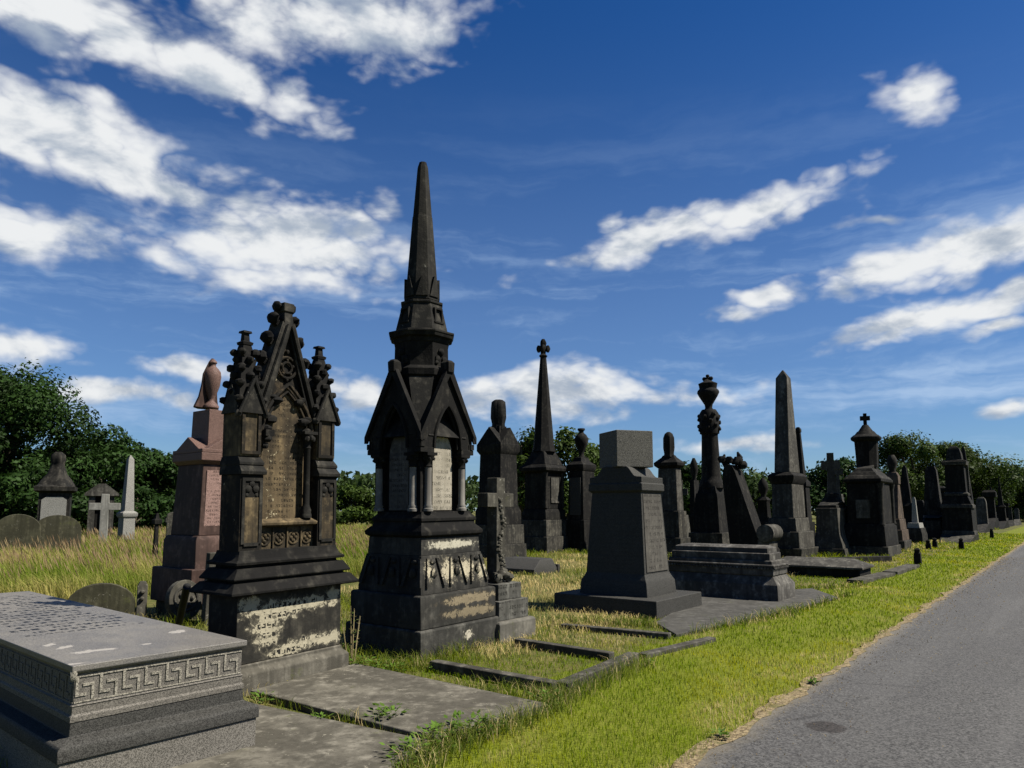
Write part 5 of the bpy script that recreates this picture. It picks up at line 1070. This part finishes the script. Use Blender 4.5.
for i, a in enumerate([
    ('broadleaf_tree', 'tall dark broadleaf tree at the left edge of the picture', 10, 44, 374, 140, 42000, .13, 0, .03),
    ('broadleaf_tree', 'dark tree filling the left edge below the tallest crown', -75, 42, 385, 150, 12000, .18, 0, .02),
    ('broadleaf_tree', 'dark round tree behind the plain pale cross', 100, 48, 430, 104, 28000, .14, 0, .02),
    ('broadleaf_tree', 'dark tree nearest the left side of the pink monument', 155, 50, 447, 76, 20000, .14, 0, .02),
    ('bush', 'low dark bush under the trees beside the draped monument', 45, 40, 470, 90, 9000, .15, 0, .0),
    ('bush', 'low bush behind the meadow obelisk', 135, 45, 483, 80, 8000, .15, 0, .0),
    ('bush', 'light green bush between the Gothic headstone and the spired monument', 352, 62, 487, 66, 7000, .2, 1, .0),
    ('broadleaf_tree', 'round green tree left of the spirelet monument', 520, 60, 426, 64, 12000, .2, 1, .05),
    ('broadleaf_tree', 'green tree behind the spirelet monument', 566, 62, 430, 66, 12000, .2, 1, .05),
    ('broadleaf_tree', 'lower green tree left of the cube pedestal', 604, 66, 452, 50, 9000, .2, 2, .05),
    ('broadleaf_tree', 'dark green tree between the cube pedestal and the urn column', 690, 72, 464, 66, 9000, .22, 0, .03),
    ('broadleaf_tree', 'tree behind the scroll gravestone', 757, 76, 470, 84, 9000, .22, 2, .03),
    ('broadleaf_tree', 'tree behind the rounded pedestal and its cross', 842, 80, 460, 66, 9000, .22, 0, .03),
    ('broadleaf_tree', 'tallest tree on the right behind the crowned monument', 908, 88, 437, 76, 30000, .17, 1, .03),
    ('broadleaf_tree', 'bushy tree behind the domed monument', 950, 92, 443, 86, 30000, .18, 1, .03),
    ('broadleaf_tree', 'tree sloping down right of the domed monument', 986, 98, 463, 84, 24000, .19, 2, .02),
    ('broadleaf_tree', 'dark tree over the distant graves near the right edge', 1024, 110, 466, 96, 24000, .2, 0, .02),
    ('broadleaf_tree', 'dark tree cut by the right edge of the picture', 1075, 100, 462, 80, 8000, .3, 0, .02),
]):
    tree(*a, seed=i, group=T if 'tree' in a[0] else 'bushes under the trees')
# far wood closing the horizon: reads as one mass
n = 30000; az = RNG.uniform(-.9, .95, n); D = RNG.uniform(115, 150, n); x = np.tan(az)*D; hmax = 4.6+3.6*N1(x*.06, D*0, 1, 4)+1.2*N2(x*.3, D*0, 1, 2); z = hmax*RNG.beta(2.2, 1.1, n)
Pp = np.stack([x, D, z], -1); nn = RNG.normal(0, 1, (n, 3)); nn[:, 1] -= .6; nn[:, 2] += .6; nn /= np.linalg.norm(nn, axis=1)[:, None]; t1 = np.cross(nn, RNG.normal(0, 1, (n, 3))); t1 /= np.linalg.norm(t1, axis=1)[:, None]; t2 = np.cross(nn, t1); s = RNG.uniform(.3, .75, (n, 1))
V = np.stack([Pp-t1*s, Pp-t2*s*.6, Pp+t1*s, Pp+t2*s*.6], 1).reshape(-1, 3); kk = np.arange(n)*4
o = mesh_np('distant_wood', V, np.stack([kk, kk+1, kk+2, kk+3], -1), LEAF, np.repeat(np.array([[.036, .06, .016]])*RNG.uniform(.6, 1.4, (n, 1)), 4, 0)); tag(o, 'distant wood along the horizon', None, None, 'stuff')
# ================================================================== SKY, SUN, CAMERA
SUN_EL, SUN_AZ = rad(52), rad(98)      # azimuth clockwise from the view direction (+y)
W = bpy.data.worlds.new('World'); S.world = W; W.use_nodes = True; t = NT(W.node_tree); bg = t.n['Background']
sky = t.new('ShaderNodeTexSky', sky_type='NISHITA'); sky.sun_disc = False; sky.sun_elevation = SUN_EL; sky.sun_rotation = SUN_AZ
sky.altitude = 100; sky.air_density = 1.0; sky.dust_density = .15; sky.ozone_density = 3.0
SKYK = .05
tc = t.new('ShaderNodeTexCoord'); D = t.vm('NORMALIZE', tc.outputs['Generated'])
dx, dy, dz = t.sep(D)
hs = t.new('ShaderNodeHueSaturation'); hs.inputs['Saturation'].default_value = 1.3; hs.inputs['Value'].default_value = 1.0; t.l.new(sky.outputs[0], hs.inputs['Color'])
tn = t.new('ShaderNodeMix', data_type='RGBA', blend_type='MULTIPLY'); tn.inputs[0].default_value = 1; t.l.new(hs.outputs[0], tn.inputs[6]); tn.inputs[7].default_value = (0.430, 0.580, 0.785, 1)
skycol = tn.outputs[2]
# cumulus: each cloud is a patch of sky direction, torn by noise
clouds = [ # px, py, rx, ry, tilt deg, strength (the px/py of the survey turned into directions)
 (90, 18, 200, 42, -6, 1.0), (340, 25, 160, 48, 8, 1.0), (210, 66, 130, 26, -16, .9), (290, 100, 50, 22, -30, .6), (30, 120, 135, 52, 0, 1.15), (105, 160, 80, 34, -8, 1.0), (165, 190, 85, 17, -8, .75), (25, 232, 85, 36, 0, 1.0), (278, 240, 140, 54, 2, 1.15),
 (18, 346, 64, 21, 2, 1.0), (120, 392, 110, 15, 2, .8), (185, 366, 50, 10, 0, .6), (568, 393, 84, 36, 0, 1.05), (480, 400, 70, 20, 0, .75), (365, 396, 60, 20, 0, .7), (655, 236, 118, 20, 14, .95), (765, 208, 90, 19, 14, .95), (610, 226, 16, 10, 30, .6), (915, 88, 44, 24, -12, 1.0),
 (925, 257, 125, 27, 10, 1.1), (985, 246, 80, 32, 12, 1.05), (880, 276, 75, 15, 5, .8), (915, 320, 115, 14, 12, .9), (1000, 302, 66, 21, 12, 1.05), (992, 331, 44, 10, 2, .8), (1008, 410, 34, 10, 5, .9), (765, 301, 30, 10, 0, .8), (745, 316, 22, 8, 0, .6), (885, 218, 44, 7, -5, .6), (700, 396, 80, 12, 3, .55), (740, 445, 60, 12, 0, .6), (1180, 230, 130, 60, 0, 1), (-150, 120, 150, 90, 0, 1), (-130, 330, 130, 40, 0, 1)]
warp = t.new('ShaderNodeTexNoise'); t.l.new(D, warp.inputs['Vector']); warp.inputs['Scale'].default_value = 9; warp.inputs['Detail'].default_value = 3.5; warp.inputs['Roughness'].default_value = .6
Dw = t.vm('ADD', D, t.vm('MULTIPLY', t.vm('SUBTRACT', warp.outputs['Color'], (.5, .5, .5)), (.055, .055, .04)))
def cover(Dv):
    best = None
    for (px, py, rx, ry, tl, k) in clouds:
        c = Vector(ray(px, py)).normalized(); r = c.cross(Vector((0, 0, 1))).normalized(); up = r.cross(c)
        a = rad(tl); e1 = r*math.cos(a)+up*math.sin(a); e2 = up*math.cos(a)-r*math.sin(a)
        sc = 1/F*math.cos(math.atan(abs(px-512)/F))
        u = t.vm('DOT_PRODUCT', Dv, tuple(e1/(rx*sc))); v = t.vm('DOT_PRODUCT', Dv, tuple(e2/(ry*sc)))
        e = t.m('MULTIPLY_ADD', t.m('SQRT', t.m('MULTIPLY_ADD', v, v, t.m('MULTIPLY', u, u))), -k, k)
        best = e if best is None else t.m('MAXIMUM', best, e)
    return best
e = t.m('MAXIMUM', cover(Dw), -.6)
Dn = t.scl(D, (1, 1, 1.9))
n1 = t.noise(Dn, 8, 8, .56, .2); bl = t.m('ABSOLUTE', t.m('SUBTRACT', t.noise(t.vm('ADD', Dn, (3.1, 1.7, .4)), 13, 3, .5), .5)); n2 = t.noise(t.vm('ADD', Dn, (.018, -.004, .04)), 8, 5, .54, .2)
dens = t.m('ADD', t.m('MULTIPLY', e, .62), t.m('ADD', t.m('MULTIPLY', t.m('SUBTRACT', n1, .5), 1.05), t.m('MULTIPLY', t.m('SUBTRACT', bl, .09), 1.5)))
alpha = t.step(dens, -.07, .44)
# towards the sun side the tops are bright, thick undersides greyer
n1s = n1
lit = t.m('ADD', t.m('MULTIPLY', t.m('SUBTRACT', n1s, n2), 2.6), .63)
lit = t.m('SUBTRACT', lit, t.m('MULTIPLY', t.step(dens, .35, .9), .12))
ccol = t.mix(t.step(lit, .2, .85), (3.55, 4.14, 5.00), (7.63, 7.79, 7.90))
# thin cirrus streaks
cs = t.vm('ADD', t.scl(D, (1.2, 1.2, 9)), t.vm('MULTIPLY', t.vm('SUBTRACT', warp.outputs['Color'], (.5, .5, .5)), (.3, .3, .3)))
ci = t.m('MULTIPLY', t.step(t.noise(cs, 2.2, 6, .58, .3), .46, .72), t.step(dz, .55, .12)); ci = t.m('ADD', t.m('MULTIPLY', ci, .68), t.m('MULTIPLY', t.step(dz, .64, .10), .2))
mixed = t.mix(ci, skycol, (3.76, 5.16, 7.25)); mixed = t.mix(alpha, mixed, ccol)
t.l.new(mixed, bg.inputs['Color']); bg.inputs['Strength'].default_value = SKYK
try: W.cycles.sampling_method = 'MANUAL'; W.cycles.sample_map_resolution = 512
except Exception: pass
sl_ = bpy.data.lights.new('sun', 'SUN'); sl_.energy = 5.0; sl_.angle = rad(.53); sl_.color = (1, .94, .84); so = bpy.data.objects.new('sun', sl_); C.objects.link(so)
sd = Vector((math.sin(SUN_AZ)*math.cos(SUN_EL), math.cos(SUN_AZ)*math.cos(SUN_EL), math.sin(SUN_EL))); so.rotation_euler = sd.to_track_quat('Z', 'Y').to_euler(); so.location = sd*50
cam = bpy.data.cameras.new('camera'); co = bpy.data.objects.new('camera', cam); C.objects.link(co); S.camera = co
cam.sensor_fit = 'HORIZONTAL'; cam.sensor_width = 36; cam.lens = F/1024*36; cam.clip_end = 3000; cam.clip_start = .05
cam.shift_y = (PPY-384)/1024; co.location = (0, 0, EYE); co.rotation_euler = (math.pi/2+TH, 0, 0)
S.view_settings.view_transform = 'Standard'; S.view_settings.look = 'None'; S.view_settings.exposure = 1.15; S.view_settings.gamma = 1
S.view_settings.use_curve_mapping = False
S.render.resolution_x, S.render.resolution_y = 1024, 768
S.cycles.max_bounces = 4; S.cycles.diffuse_bounces = 2; S.cycles.transmission_bounces = 2; S.cycles.use_denoising = True
